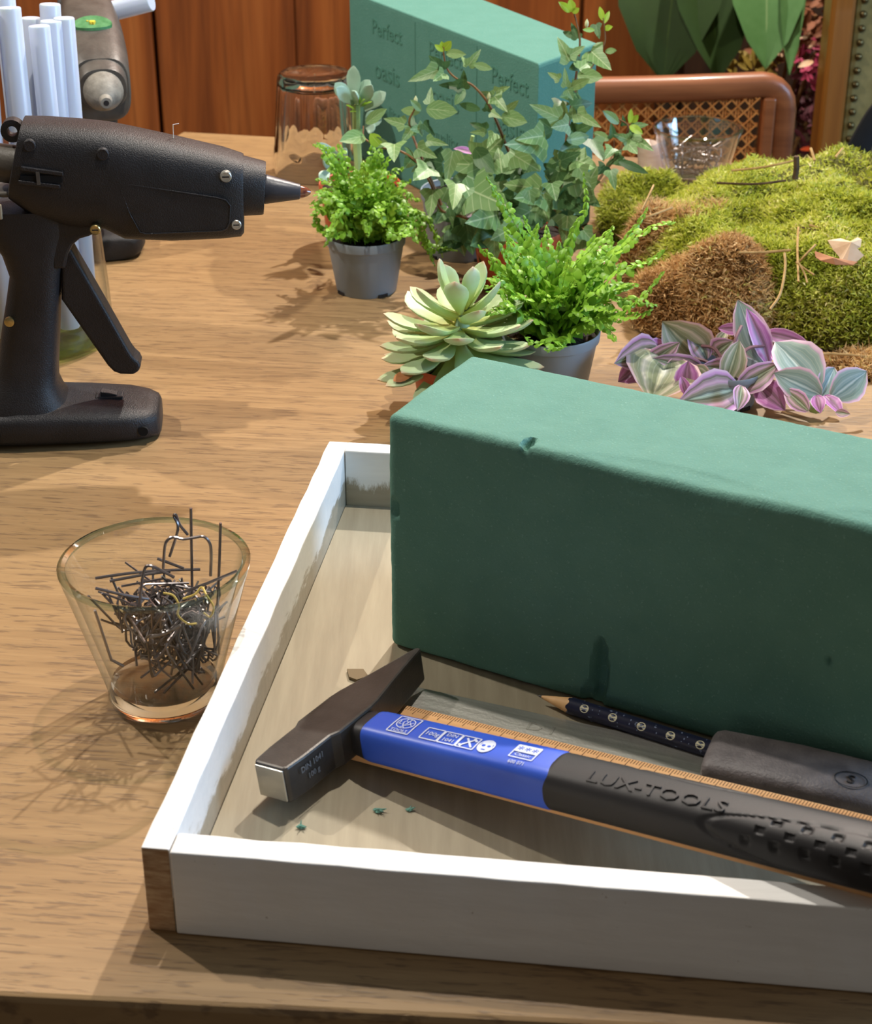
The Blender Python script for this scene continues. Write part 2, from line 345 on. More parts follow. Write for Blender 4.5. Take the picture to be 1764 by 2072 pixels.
obj('base_panel', MB().hexa([(p.x, p.y, .0008) for p in (F0 + tF, F1 + tF, B1 - tF * .95, B0 - tF * .95)], [(p.x, p.y, .006) for p in (F0 + tF, F1 + tF, B1 - tF * .95, B0 - tF * .95)]), GREIGE, TR, smooth=False)

# ------------------------------------------------------------------ floral foam bricks
def foam_brick(name, O, U, V, lu, lv, lh, rad, m, label, dents=(), n=(110, 40, 60), wob=.00028):
    U, V, Wd = Vector(U).normalized(), Vector(V).normalized(), Vector((0, 0, 1)); O = Vector(O); t = thing(name, O, label, 'floral foam', 'floral foam bricks')
    mb = MB(); idx = {}
    L = (lu, lv, lh)
    from mathutils import noise as mn
    def vert(a, b, c):
        key = (round(a * 1e5), round(b * 1e5), round(c * 1e5))
        if key in idx: return idx[key]
        p = [a, b, c]; q = [min(max(p[i], rad), L[i] - rad) for i in range(3)]
        d = Vector([p[i] - q[i] for i in range(3)])
        if d.length > 1e-9: 
            k = sum(1 for x in d if abs(x) > 1e-9); d = d.normalized() * (rad if k > 1 else d.length)
        P = Vector(q) + d; nn = d.normalized() if d.length > 0 else Vector((0, 0, 1))
        s = mn.noise(P * 55) * wob * 1.4 + mn.noise(P * 260) * wob * .6; P = P + nn * s
        for (cx, cy, cz, rx, ry, rz, dep, push) in dents:
            e = ((p[0] - cx) / rx) ** 2 + ((p[1] - cy) / ry) ** 2 + ((p[2] - cz) / rz) ** 2
            if e < 1: P = P + Vector(push) * dep * (1 - e) ** .7
        idx[key] = len(mb.v); mb.v.append(tuple(O + U * P.x + V * P.y + Wd * P.z)); return idx[key]
    g = [[L[i] * k / n[i] for k in range(n[i] + 1)] for i in range(3)]
    for ax in range(3):
        i, j = [(1, 2), (2, 0), (0, 1)][ax]
        for side in (0, 1):
            for a in range(n[i]):
                for b in range(n[j]):
                    c = []
                    for (x, y) in ((a, b), (a + 1, b), (a + 1, b + 1), (a, b + 1)):
                        p = [0, 0, 0]; p[ax] = L[ax] * side; p[i] = g[i][x]; p[j] = g[j][y]; c.append(vert(*p))
                    mb.f.append(tuple(c if side else c[::-1]))
    o = obj('foam_body', mb, m, t); return t
fa = R(-28.6); fU = Vector((math.cos(fa), math.sin(fa), 0)); fV = Vector((-math.sin(fa), math.cos(fa), 0))
near_foam = foam_brick('floral_foam_brick', (-.0202, .6425, .0062), fU, fV, .232, .0735, .110, .0036, FOAM,
    'dark green floral foam brick standing in the white tray behind the hammer',
    dents=[(.0985, -.001, .016, .0040, .02, .018, .0065, (0, 1, 0)), (.0945, -.001, .004, .0035, .02, .008, .003, (0, 1, 0)), (.062, .004, .110, .0022, .005, .01, .004, (0, .3, -1)), (.003, -.001, .068, .0028, .01, .005, .003, (.6, .8, 0)),
           (.19, 0, .05, .0015, .01, .002, .002, (0, 1, 0)), (.04, 0, .06, .03, .02, .05, .0008, (0, 1, 0)), (.125, 0, .110, .045, .012, .01, .0011, (0, .4, -1)), (.21, 0, .110, .03, .012, .01, .0010, (0, .4, -1))],
    n=(200, 56, 90))
ffn = [(.0689, 1.173), (.113, 1.234), (.018, 1.42), (-.0689, 1.4143)]
FF = thing('floral_foam_brick', (.03, 1.3, 0), 'pale green floral foam block with pressed lettering standing behind the ivy', 'floral foam', 'floral foam bricks')
ins = lambda k: [Vector((*p, 0)).lerp(Vector((.03, 1.31, 0)), k) for p in ffn]
ffb = obj('foam_body', MB().loft([[p + Vector((0, 0, z)) for p in ins(k)] for z, k in ((.0005, .012), (.003, 0), (.129, 0), (.1312, .004), (.132, .014))]), FOAM2, FF, smooth=False, bevel=.0015)
fd = (Vector((-.0689, 1.4143, 0)) - Vector((.0689, 1.173, 0))).normalized(); fn = Vector((-fd.y, fd.x, 0)); fn = fn if fn.y < 0 else -fn
IMP = mat('pressed_foam', (70, 120, 104), rough=.9)
def foam_word(txt, along, z, size):
    X = -fd; Z = fn; Y = Vector((0, 0, 1)); o = Vector((.0689, 1.173, 0)) + fd * along + fn * .0002 + Vector((0, 0, z))
    M = Matrix(((X.x, Y.x, Z.x, o.x), (X.y, Y.y, Z.y, o.y), (X.z, Y.z, Z.z, o.z), (0, 0, 0, 1)))
    obj('pressed_lettering', text_mb(txt, size, M, .00025, 1.0), IMP, ffb, smooth=False)
for al_ in (.036, .125, .215):
    foam_word('Perfect', al_, .112, .017); foam_word('oasis', al_, .080, .021); foam_word('quality', al_, .050, .014); foam_word('oasis', al_, .024, .019)
for al_ in (.08, .17): 
    o_ = Vector((.0689, 1.173, 0)) + fd * al_ + fn * .0001
    qd = [o_, o_ + fd * .0008, o_ + fd * .0008 + fn * .0002, o_ + fn * .0002]
    obj('pressed_line', MB().hexa([p + Vector((0, 0, .004)) for p in qd], [p + Vector((0, 0, .128)) for p in qd]), IMP, ffb, smooth=False)

# ------------------------------------------------------------------ hammer
def frame(o, x, up=(0, 0, 1)):
    X = Vector(x).normalized(); Y = Vector(up).cross(X).normalized(); Z = X.cross(Y)
    return Matrix(((X.x, Y.x, Z.x, o[0]), (X.y, Y.y, Z.y, o[1]), (X.z, Y.z, Z.z, o[2]), (0, 0, 0, 1)))
ha = R(-33.8); HM = frame((-.0385, .5615, .0180), (math.cos(ha), math.sin(ha), .150))
HA = thing('hammer', None, 'small cross-peen hammer with blue and black handle lying in the tray', 'hammer', mtx=HM)
def plate(pl, z0, z1): return MB().extrude([(x, y, 0) for x, y in pl], (0, 0, z0), (0, 0, z1))
hw = [(-.0405, -.0070), (-.039, .0078), (-.030, .0086), (-.014, .0088), (-.010, .0104), (.011, .0104), (.016, .0098), (.036, .0055), (.058, .0012)]
head = [(-w_ - .0004, y) for y, w_ in [(a, abs(b)) for a, b in hw]]; head = [(-w_, y) for y, w_ in [(a, abs(b)) for a, b in hw]] + [(w_, y) for y, w_ in [(a, abs(b)) for a, b in hw]][::-1]
hd = obj('head', plate(head, -.0076, .0076), STEEL_DARK, HA, world=False, smooth=False, bevel=.0010, seg=2)
obj('striking_face', MB().hexa([(-.0066, -.0412, -.0066), (.0066, -.0412, -.0066), (.0066, -.0404, -.0066), (-.0066, -.0404, -.0066)], [(-.0066, -.0412, .0066), (.0066, -.0412, .0066), (.0066, -.0404, .0066), (-.0066, -.0404, .0066)]), STEEL, HA, world=False, smooth=False, bevel=.0003, label='bare worn steel striking face')
YC, ZC = .0034, -.0007                    # the handle's centre line
def hsec(xs, n=40, e=3.6): return MB().loft([sring((x, YC, ZC), (0, 1, 0), (0, 0, 1), a, b, n, e) for x, a, b in xs])
def on_top(mb, a0, a1, b0, b1, e, x0=.0215, x1=.1015):   # lay flat print on the curved top of the handle
    out = []
    for x, y, z in mb.v:
        f = min(1, max(0, (x - x0) / (x1 - x0))); a = a0 + (a1 - a0) * f; b = b0 + (b1 - b0) * f; q = min(.97, abs(y) / a)
        out.append((x, y + YC, ZC + b * (1 - q ** e) ** (1 / e) + (z - .0093) + .00028))
    mb.v = out; return mb
obj('neck', hsec([(.0085, .0076, .0064), (.0115, .0085, .0072), (.0148, .0090, .0077), (.0160, .0088, .0076)]), BLACK2, HA, world=False)
slv = obj('blue_sleeve', hsec([(.0150, .0082, .0070), (.0157, .0089, .0078), (.0180, .0092, .0081), (.057, .0096, .0084), (.098, .0101, .0087), (.0996, .0097, .0083)], 56, 4.0), BLUE, HA, world=False, label='glossy blue plastic sleeve with pale print')
# rubber grip: dense skin with pressed grooves and square dimples
def grip():
    mb = MB(); NX, NA = 320, 120; rings = []
    for i in range(NX + 1):
        f = i / NX; x = .0970 + .168 * f
        a = .0105 + .0013 * f; b = .0089 + .0004 * f
        if i < 4: a -= .0006 * (1 - i / 4) ** 2; b -= .0006 * (1 - i / 4) ** 2
        ring = []
        for k in range(NA):
            t = 2 * PI * k / NA; cx, sx_ = math.cos(t), math.sin(t); e = 3.0
            y = a * math.copysign(abs(cx) ** (2 / e), cx); z = b * math.copysign(abs(sx_) ** (2 / e), sx_)
            s = -y + (b - z) * .9   # distance measured from the ridge of the top down the near side
            dd = 0
            if z > -b * .8:
                q = ((x - .229) / .068) ** 2 + ((s - .0140) / .0125) ** 2; q = math.sqrt(q)
                if abs(q - 1) < .045: dd = .0007 * (1 - abs(q - 1) / .045)
                q2 = math.sqrt(((x - .150) / .036) ** 2 + ((s + .0122) / .0072) ** 2)
                if abs(q2 - 1) < .06: dd = max(dd, .0005 * (1 - abs(q2 - 1) / .06))
                if q < .93:
                    for r_ in range(3):
                        u = (x - .1760 - .0048 * r_) / .0105; v = (s - (.0165 - .0050 * r_)) / .0019
                        if r_ < 3 and abs(v) < 1 and -.3 < u < 9: 
                            fu = u - round(u)
                            if abs(fu) < .18: dd = max(dd, .0009 * min(1, (.18 - abs(fu)) * 14) * min(1, (1 - abs(v)) * 3))
            l_ = math.hypot(y, z); ring.append((x, YC + y * (1 - dd / l_), ZC + z * (1 - dd / l_)))
        rings.append(ring)
    return mb.loft(rings)
gr = obj('rubber_grip', grip(), BLACK2, HA, world=False, label='black rubber grip with raised lettering and square dimples')
TM = lambda x, y, z: Matrix.Translation((x, y, z))
obj('raised_lettering', on_top(text_mb('LUX-TOOLS', .0076, TM(.1405, -.0050, .0093), .0003, 1.30), .0107, .0113, .0089, .0093, 3.0, .12, .17), BLACK2, gr, world=False, smooth=False, label='raised black letters LUX-TOOLS')
pr = MB()
PX, PY, PS = -.0125, -.0034, 1.0
def pm(x, y): return (.0265 + (x - .0295) * 1.08, (y - .0026) * 1.12 - .0002)
def pline(a, b, wd=.00026, z=.00935):
    a, b = pm(*a), pm(*b)
    if math.hypot(a[0] - b[0], a[1] - b[1]) > .003:
        c_ = ((a[0] + b[0]) / 2, (a[1] + b[1]) / 2); praw(a, c_, wd, z); praw(c_, b, wd, z)
    else: praw(a, b, wd, z)
def praw(a, b, wd, z):
    a, b = Vector((*a, z)), Vector((*b, z)); d = (b - a).normalized(); n_ = Vector((-d.y, d.x, 0)) * wd
    pr.add([a - n_, b - n_, b + n_, a + n_], [(0, 1, 2, 3)])
def prect(x0, y0, x1, y1, **k): pline((x0, y0), (x1, y0), **k); pline((x1, y0), (x1, y1), **k); pline((x1, y1), (x0, y1), **k); pline((x0, y1), (x0, y0), **k)
def pdisc(cx, cy, rx, ry, z=.00935, n=24, ring=0):
    cx, cy = pm(cx, cy); rx *= 1.08; ry *= 1.1
    o_ = [(cx + rx * math.cos(2 * PI * k / n), cy + ry * math.sin(2 * PI * k / n), z) for k in range(n)]
    if not ring: pr.add(o_, [tuple(range(n))])
    else:
        i_ = [(cx + (rx - ring) * math.cos(2 * PI * k / n), cy + (ry - ring) * math.sin(2 * PI * k / n), z) for k in range(n)]
        pr.add(o_ + i_, [(k, (k + 1) % n, n + (k + 1) % n, n + k) for k in range(n)])
def ptext(t, s, x, y, z=.0093, sx=1.0):
    x, y = pm(x, y); m = text_mb(t, s * 1.12, TM(x, y, z), .00006, sx); pr.add(m.v, m.f)
prect(.0295, -.0022, .0385, .0074); pdisc(.0340, .0035, .0037, .0033, ring=.0004); ptext('LUX', .0030, .0340, .0035); ptext('U', .0030, .0340, .0054); ptext('X', .0030, .0340, .0015); ptext('TOOLS', .0021, .0340, -.0011)
prect(.0435, -.0022, .0505, .0042); ptext('100g', .0029, .0470, .0010)
prect(.0510, -.0022, .0580, .0042); ptext('DIN', .0025, .0545, .0025); ptext('1041', .0025, .0545, -.0004)
prect(.0585, -.0022, .0655, .0042); pline((.0600, -.0012), (.0640, .0034), wd=.0004); pline((.0604, .0032), (.0645, -.0014), wd=.0004); pline((.0630, .0036), (.0648, .0022), wd=.0005); pline((.0592, -.0008), (.0606, -.0016), wd=.0005)
pdisc(.0692, .0012, .0031, .0037, ring=.0006); pdisc(.0692, .0008, .0024, .0028, z=.00936)
pdisc(.0692, .0030, .0024, .0012, z=.00938)
prect(.0795, -.0010, .0885, .0062); 
pr.add([(*pm(.0795 + .0015 * i, y_), .00936) for y_ in (.0022, .0042, .0062) for i in range(7)], [(r_ * 7 + i, r_ * 7 + i + 1, r_ * 7 + i + 8, r_ * 7 + i + 7) for r_ in range(2) for i in range(6)]); ptext('Classic', .0022, .0840, .0007); ptext('600 071', .0019, .0838, -.0032)
on_top(pr, .0092, .0101, .0081, .0087, 4.0, .018, .098); obj('printed_marks', pr, PRINT, slv, world=False, smooth=False, kind='stuff', label='pale printed logo, 100g, DIN 1041 and safety symbols')
pb = MB(); pr2 = pr; pr = pb
pdisc(.0681, .0012, .0007, .0006, z=.00942); pdisc(.0703, .0012, .0007, .0006, z=.00942); pline((.0684, -.0010), (.0700, -.0010), z=.00942)
for i in range(3): ptext('*', .0055, .0812 + .0028 * i, .0032, z=.00939)
on_top(pb, .0092, .0101, .0081, .0087, 4.0, .018, .098); obj('printed_marks', pb, BLUE, slv, world=False, smooth=False, label='blue stars and face details')
hl = MB(); Mh = Matrix(((0, 0, 1, .0094), (1, 0, 0, -.027), (0, 1, 0, .001), (0, 0, 0, 1)))
for i, (t_, s_) in enumerate((('DIN 1041', .0034), ('100 g', .0032))):
    m_ = text_mb(t_, s_, Mh @ Matrix.Translation((0, .0022 - i * .0042, 0)), .0001); hl.add(m_.v, m_.f)
obj('stamped_lettering', hl, mat('stamp_grey', (110, 116, 124), rough=.6), hd, world=False, smooth=False)

# ------------------------------------------------------------------ wooden ruler under the hammer
ra = R(-34.5); RD = Vector((math.cos(ra), math.sin(ra), .150)).normalized()
RM = frame((-.0145, .5930, .0093), RD)
RU = thing('wooden_ruler', None, 'light wooden ruler with brown millimetre ticks under the hammer handle', 'ruler', mtx=RM)
rbd = obj('ruler_body', MB().box((0, -.040, -.0030), (.300, 0, 0)), BEECH, RU, world=False, smooth=False, bevel=.0004)
tk = MB()
for i in range(240):
    x = .0035 + i * .00122; l_ = .0075 if i % 10 == 0 else (.0052 if i % 5 == 0 else .0032)
    if i % 10 == 0 and i < 120: tk.add([(x, -l_ - .0002, .00006), (x + .0006 * 2, -l_ - .0002, .00006), (x + .0006 * 2, -l_ + .0001, .00006), (x, -l_ + .0001, .00006)], [(0, 1, 2, 3)])
    tk.add([(x - .00016, -l_, .00006), (x + .00016, -l_, .00006), (x + .00016, -.0006, .00006), (x - .00016, -.0006, .00006)], [(0, 1, 2, 3)])
obj('tick_marks', tk, INK, rbd, world=False, smooth=False, kind='stuff')

# ------------------------------------------------------------------ foam knife
ka = R(-21.5); KM = frame((-.0085, .6085, .0062), (math.cos(ka), math.sin(ka), 0))
KN = thing('foam_knife', None, 'flat steel blade with black plastic handle lying between ruler and foam', 'knife', mtx=KM)
bld = obj('blade', MB().hexa([(.001, -.026, 0), (.133, -.026, 0), (.133, 0, 0), (.0, 0, 0)], [(.001, -.026, .0012), (.133, -.026, .0012), (.133, 0, .0012), (.0, 0, .0012)]), STEEL, KN, world=False, smooth=False, bevel=.0002, label='scratched bright steel blade')
khn = obj('handle', MB().loft([sring((x, -.0155, .0068 + .002), (0, 1, 0), (0, 0, 1), a, b, 32, 4) for x, a, b in ((.1270, .0118, .0052), (.1280, .0132, .0064), (.1305, .0142, .0072), (.16, .0148, .0078), (.192, .0142, .0072), (.1945, .0125, .006))]), mat('grainy_black_handle', (74, 69, 70), (98, 92, 92), rough=.5, scale=120, bump=.6, bscale=900), KN, world=False)
m_ = MB()
for k in range(28):
    a0, a1 = 2 * PI * k / 28, 2 * PI * (k + 1) / 28; c_ = (.1815, -.020)
    m_.add([(c_[0] + .0062 * math.cos(a0), c_[1] + .0050 * math.sin(a0), .01655), (c_[0] + .0062 * math.cos(a1), c_[1] + .0050 * math.sin(a1), .01655), (c_[0] + .0057 * math.cos(a1), c_[1] + .0045 * math.sin(a1), .01655), (c_[0] + .0057 * math.cos(a0), c_[1] + .0045 * math.sin(a0), .01655)], [(0, 1, 2, 3)])
q_ = text_mb('S', .0070, TM(.1815, -.020, .0164), .0002); m_.add(q_.v, q_.f)
obj('round_emblem', m_, BLACK, khn, world=False, smooth=False)
q_ = text_mb('D I', .0080, TM(.058, -.010, .00125), .00008, 1.2); obj('etched_mark', q_, mat('etched', (120, 120, 112), rough=.6), bld, world=False, smooth=False)

# ------------------------------------------------------------------ pencil
pa = math.atan2(.5602 - .5983, .1077 - .0417); PM = frame((.0415, .5985, .0097), (math.cos(pa), math.sin(pa), 0))
PE = thing('pencil', None, 'sharpened navy pencil with white dots lying along the foam brick', 'pencil', mtx=PM)
NAVY = mat('navy_lacquer', (24, 28, 50), (30, 34, 58), rough=.35, scale=40); PW = mat('pencil_wood', (206, 160, 104), (222, 178, 124), rough=.6, scale=200); CREAM = mat('cream_print', (222, 218, 186), rough=.6); SLATE = mat('slate_print', (120, 134, 164), rough=.6)
def px_ring(x, r, n=24, o=0): return [(x + o * (.0006 * (1 if k % 4 < 2 else -1)), r * math.cos(2 * PI * k / n), r * math.sin(2 * PI * k / n)) for k in range(n)]
brl = obj('barrel', MB().loft([px_ring(.0150, .00355, o=1), px_ring(.0165, .0036), px_ring(.094, .0036)]), NAVY, PE, world=False)
obj('sharpened_wood', MB().loft([px_ring(.0022, .0006), px_ring(.0152, .00345)]), PW, PE, world=False)
obj('lead_tip', MB().loft([px_ring(0, .0001), px_ring(.0024, .00062)]), mat('graphite', (40, 40, 42), rough=.4), PE, world=False)
cr, sl = MB(), MB()
def on_barrel(mb, x, ang, rx, ra_, n=12, r=.00363):
    c = len(mb.v); P = [(x, r * math.cos(ang), r * math.sin(ang))]
    for k in range(n):
        t = 2 * PI * k / n; b = ang + ra_ * math.sin(t); P.append((x + rx * math.cos(t), r * math.cos(b), r * math.sin(b)))
    mb.add(P, [(0, 1 + k, 1 + (k + 1) % n) for k in range(n)])
for i in range(6): on_barrel(cr, .0225 + i * .0125, 2.35, .0019, .50)
for i in range(6):
    for q in range(3): on_barrel(sl, .0215 + i * .0125 + q * .0009, 2.30 + .13 * (-1) ** q, .00062, .05, 6, .00368)
for i in range(130): on_barrel(sl, random.uniform(.018, .093), random.uniform(0, 2 * PI), random.choice((.0002, .0003, .0006)), random.choice((.05, .08, .12)), 6)
obj('printed_discs', cr, CREAM, brl, world=False, smooth=False); obj('printed_specks', sl, SLATE, brl, world=False, smooth=False, kind='stuff')

# ------------------------------------------------------------------ crumbs of foam in the tray
def crumb(px, py, s, label, name='foam_crumb', m=FOAM, flat=.6):
    p = at(px, py, .0062); mb = MB(); n = 9; c = p + Vector((0, 0, s * flat * .5))
    mb.loft([[c + Vector((s * k * math.cos(2 * PI * i / n) * random.uniform(.55, 1.3), s * .6 * k * math.sin(2 * PI * i / n) * random.uniform(.55, 1.3), h * s * flat)) for i in range(n)] for k, h in ((.5, -.45), (1, -.2), (.9, .2), (.4, .55))])
    for i in range(4):
        a_ = random.uniform(0, 6.28); d_ = Vector((math.cos(a_), math.sin(a_) * .6, random.uniform(.1, .6)))
        mb.tube([c, c + d_ * s * 1.0, c + d_ * s * 1.55], [s * .22, s * .16, s * .05], 4)
    o_ = obj(name, mb, m, smooth=False); tag(o_, label, 'crumb', 'foam crumbs in the tray')
crumb(608, 1675, .0019, 'flat green foam crumb in the tray nearest its front left corner'); crumb(765, 1642, .0021, 'green foam crumb in the lit strip below the hammer, middle of three'); crumb(828, 1640, .0015, 'green foam crumb under the blue sleeve at the shadow edge'); crumb(850, 1360, .0008, 'tiny dark green crumb beside the hammer peen')
bk = obj('wood_chip', MB().extrude([at(702, 1358, .0063), at(735, 1358, .0063), at(745, 1372, .0063), at(722, 1380, .0063), at(706, 1374, .0063)], (0, 0, 0), (0, 0, .0012)), mat('brown_chip', (112, 96, 70), rough=.8), smooth=False); tag(bk, 'flat brown chip stuck on the tray floor behind the hammer head', 'chip')
# ------------------------------------------------------------------ glasses
def bowl_glass(c, Rt, Rb, H, label, m=GLASS):
    g = thing('glass_bowl', c, label, 'glass'); t_ = .0030
    pr_ = [(0.0, .0006), (Rb * .80, .0004), (Rb * .97, .0012), (Rb, .0034), (Rb * .985, .0048), (Rb, .0064), (Rb * 1.01, .0085)]
    n = 10
    pr_ += [(Rb * 1.01 + (Rt - Rb * 1.01) * (i / n) ** 1.02, .0085 + (H - .0085) * i / n) for i in range(1, n + 1)]
    pr_ += [(Rt - .0002, H + .0009), (Rt - t_ * .5, H + .0014), (Rt - t_ + .0001, H + .0009)]
    pr_ += [(Rb * 1.01 - t_ + (Rt - Rb * 1.01) * (i / n) ** 1.02, .0085 + (H - .0085) * i / n) for i in range(n - 1, 0, -1)]
    pr_ += [(Rb * .90, .0108), (Rb * .6, .0098), (0.0, .0096)]
    mb = MB().lathe([(max(r, .00002), z) for r, z in pr_], 72, c); obj('bowl', mb, m, g)
    rim = MB(); k = len(mb.v); 
    R_ = [(Rt + .00005, H - .0004), (Rt + .0002, H + .0009), (Rt - t_ * .5, H + .0017), (Rt - t_ - .0002, H + .0009), (Rt - t_, H - .0004)]
    rim.lathe(R_, 72, c, cap=False); obj('rim', rim, RIMG, g, label='rounded greenish rim'); 
    bs = MB().lathe([(.00002, .0009), (Rb * .9, .0009), (Rb * .975, .0034), (Rb * .955, .0048), (Rb * .975, .0062), (Rb * .93, .0094), (.00002, .0086)], 64, c); obj('thick_base', bs, BASEG, g)
    return g
RIMG = glass('glass_rim', (.68, .79, .74), (.36, .52, .48), 2.2); BASEG = refr('glass_base', (.95, .97, .94))
NG = Vector((-.1135, .6123, 0)); bowl_glass(NG, .0385, .0235, .0640, 'clear glass bowl heaped with wire pins, beside the white tray')
FG = Vector((.2015, 1.325, 0)); bowl_glass(FG, .0345, .0235, .0465, 'clear glass bowl of wire pins at the far table edge behind the moss', glass('hazy_glass', (.88, .88, .87), (.74, .74, .73), 3.0))
# wire pins: a bent bridge and two legs
def pin_path(L1, L2, W, wav):
    return [(-W / 2, 0, -L1), (-W / 2, 0, -.003), (-W / 2 + .0014, 0, -.0004), (-W * .2, wav, .0003), (0, -wav * .5, -.0022), (W * .2, wav, .0003), (W / 2 - .0014, 0, -.0004), (W / 2, 0, -.003), (W / 2, 0, -L2)]
def make_pin(M, L1, L2, W, wav, name, label, group=None, r=.00052):
    c = M.translation; mb = MB(); mb.tube([M @ Vector(p) - c for p in pin_path(L1, L2, W, wav)], r, 5)
    o = obj(name, mb, WIRE); o.location = c; return tag(o, label, 'wire pin', group)
def inside(p, c, Rt, Rb, H, top):
    z = p.z - c.z
    if z < .0118 or z > top: return False
    rr = Rb + (Rt - Rb) * z / H - .0034
    return (p.xy - c.xy).length < rr
def fill_pins(c, Rt, Rb, H, n, topf, label, group, off=(0, 0)):
    k = tries = 0
    while k < n and tries < 60000:
        tries += 1
        L1 = random.uniform(.016, .027); L2 = L1 * random.uniform(.7, 1.1); W = random.uniform(.008, .013)
        z = .0125 + (topf - .0145) * random.random() ** .8; rr = .02 * math.sqrt(random.random()); a = random.uniform(0, 6.28)
        E = Matrix.Rotation(random.uniform(0, 6.28), 4, 'Z') @ Matrix.Rotation(random.choice((random.gauss(1.45, .3), random.gauss(.4, .5), random.gauss(2.6, .4))), 4, 'X') @ Matrix.Rotation(random.uniform(0, 6.28), 4, 'Z')
        M = Matrix.Translation(c + Vector((off[0] + rr * math.cos(a), off[1] + rr * math.sin(a), z))) @ E
        P = pin_path(L1, L2, W, .001); ok = all(inside(M @ Vector(p), c, Rt, Rb, H, topf + .004) for p in P)
        if ok and math.hypot(M.translation.x - c.x - off[0], M.translation.y - c.y - off[1]) < .026: make_pin(M, L1, L2, W, random.uniform(.0004, .0014), 'wire_pin', label, group); k += 1
    return k
fill_pins(NG, .0385, .0235, .064, 118, .050, 'bent dark wire pin within the tangled heap inside the near glass', 'wire pins in the near glass', (.004, .002))
fill_pins(FG, .0345, .0235, .0465, 34, .034, 'bent dark wire pin inside the far glass at the table edge', 'wire pins in the far glass')
def xpin(pts, label, r=.00062):           # a single pin that stands out of the heap, given by its own bends
    mb = MB(); P = [Vector(p) for p in pts]; c = P[0].copy(); mb.tube([p - c for p in P], r, 6); o = obj('wire_pin', mb, WIRE); o.location = c; tag(o, label, 'wire pin')
Yg = NG.y
xpin([aty(386, 1028, Yg + .006), aty(387, 1100, Yg + .006), aty(388, 1150, Yg + .004), aty(389, 1230, Yg + .002)], 'tallest straight wire pin standing up out of the near glass')
xpin([aty(446, 1058, Yg + .004), aty(444, 1130, Yg + .004), aty(440, 1230, Yg + .002)], 'straight wire pin standing near the right rim of the near glass')
xpin(spline([aty(330, 1150, Yg), aty(333, 1108, Yg), aty(338, 1094, Yg), aty(350, 1087, Yg), aty(370, 1091, Yg), aty(392, 1088, Yg), aty(412, 1086, Yg), aty(424, 1099, Yg), aty(427, 1120, Yg), aty(426, 1165, Yg)], 3), 'arched wire pin rising as an upside-down U in the near glass')
xpin(spline([aty(343, 1126, Yg + .01), aty(360, 1070, Yg + .01), aty(352, 1046, Yg + .012), aty(356, 1042, Yg + .012), aty(364, 1062, Yg + .012), aty(380, 1082, Yg + .012)], 4), 'hooked wire pin with crooked tip behind the tallest one')
xpin(spline([aty(193, 1170, Yg - .002), aty(260, 1160, Yg), aty(330, 1154, Yg + .004), aty(405, 1152, Yg + .006)], 2), 'long flat wire pin pointing left over the heap, uppermost')
xpin(spline([aty(222, 1176, Yg - .003), aty(290, 1163, Yg), aty(345, 1156, Yg + .002)], 2), 'wire pin pointing left over the heap, just below the uppermost')
xpin([aty(193, 1190, Yg - .012), aty(250, 1204, Yg - .010), aty(300, 1212, Yg - .006)], 'short wire pin pointing left beside the green sprig')
xpin([aty(480, 1155, Yg - .004), aty(420, 1180, Yg - .006), aty(360, 1202, Yg - .008)], 'wire pin slanting to the right rim of the near glass')
xpin(spline([aty(282, 1230, Yg - .014), aty(287, 1180, Yg - .012), aty(293, 1150, Yg - .010), aty(304, 1145, Yg - .010), aty(322, 1152, Yg - .008), aty(352, 1168, Yg - .006)], 3), 'dark bent wire pin with tall corner left of the heap')
xpin(spline([aty(318, 1130, Yg + .002), aty(345, 1140, Yg + .002), aty(372, 1150, Yg + .002)], 2), 'pointed wire pin lying across the top of the heap')
xpin([aty(192, 1235, Yg - .026), aty(225, 1335, Yg - .019), aty(250, 1348, Yg - .018)], 'wire pin leaning against the left inside of the near glass')
xpin(spline([aty(305, 1290, Yg - .026), aty(335, 1282, Yg - .027), aty(365, 1265, Yg - .027)], 2), 'wavy wire pin pressed against the front of the near glass')
o = obj('yellow_thread', MB().tube(spline([aty(330, 1200, Yg - .018), aty(350, 1205, Yg - .018), aty(362, 1225, Yg - .020), aty(360, 1245, Yg - .021), aty(380, 1262, Yg - .022), aty(398, 1262, Yg - .022)], 5) , .00045, 5), mat('yellow_raffia', (196, 170, 84), (212, 188, 104), scale=60)); tag(o, 'pale yellow raffia thread curling over the pins in the near glass', 'thread')
o = obj('yellow_thread', MB().tube(spline([aty(370, 1212, Yg - .016), aty(395, 1202, Yg - .014), aty(408, 1188, Yg - .012), aty(418, 1205, Yg - .018), aty(432, 1228, Yg - .02), aty(425, 1248, Yg - .021), aty(412, 1240, Yg - .020)], 5), .00045, 5), bpy.data.materials['yellow_raffia']); tag(o, 'yellow raffia loop near the right side of the near glass', 'thread')

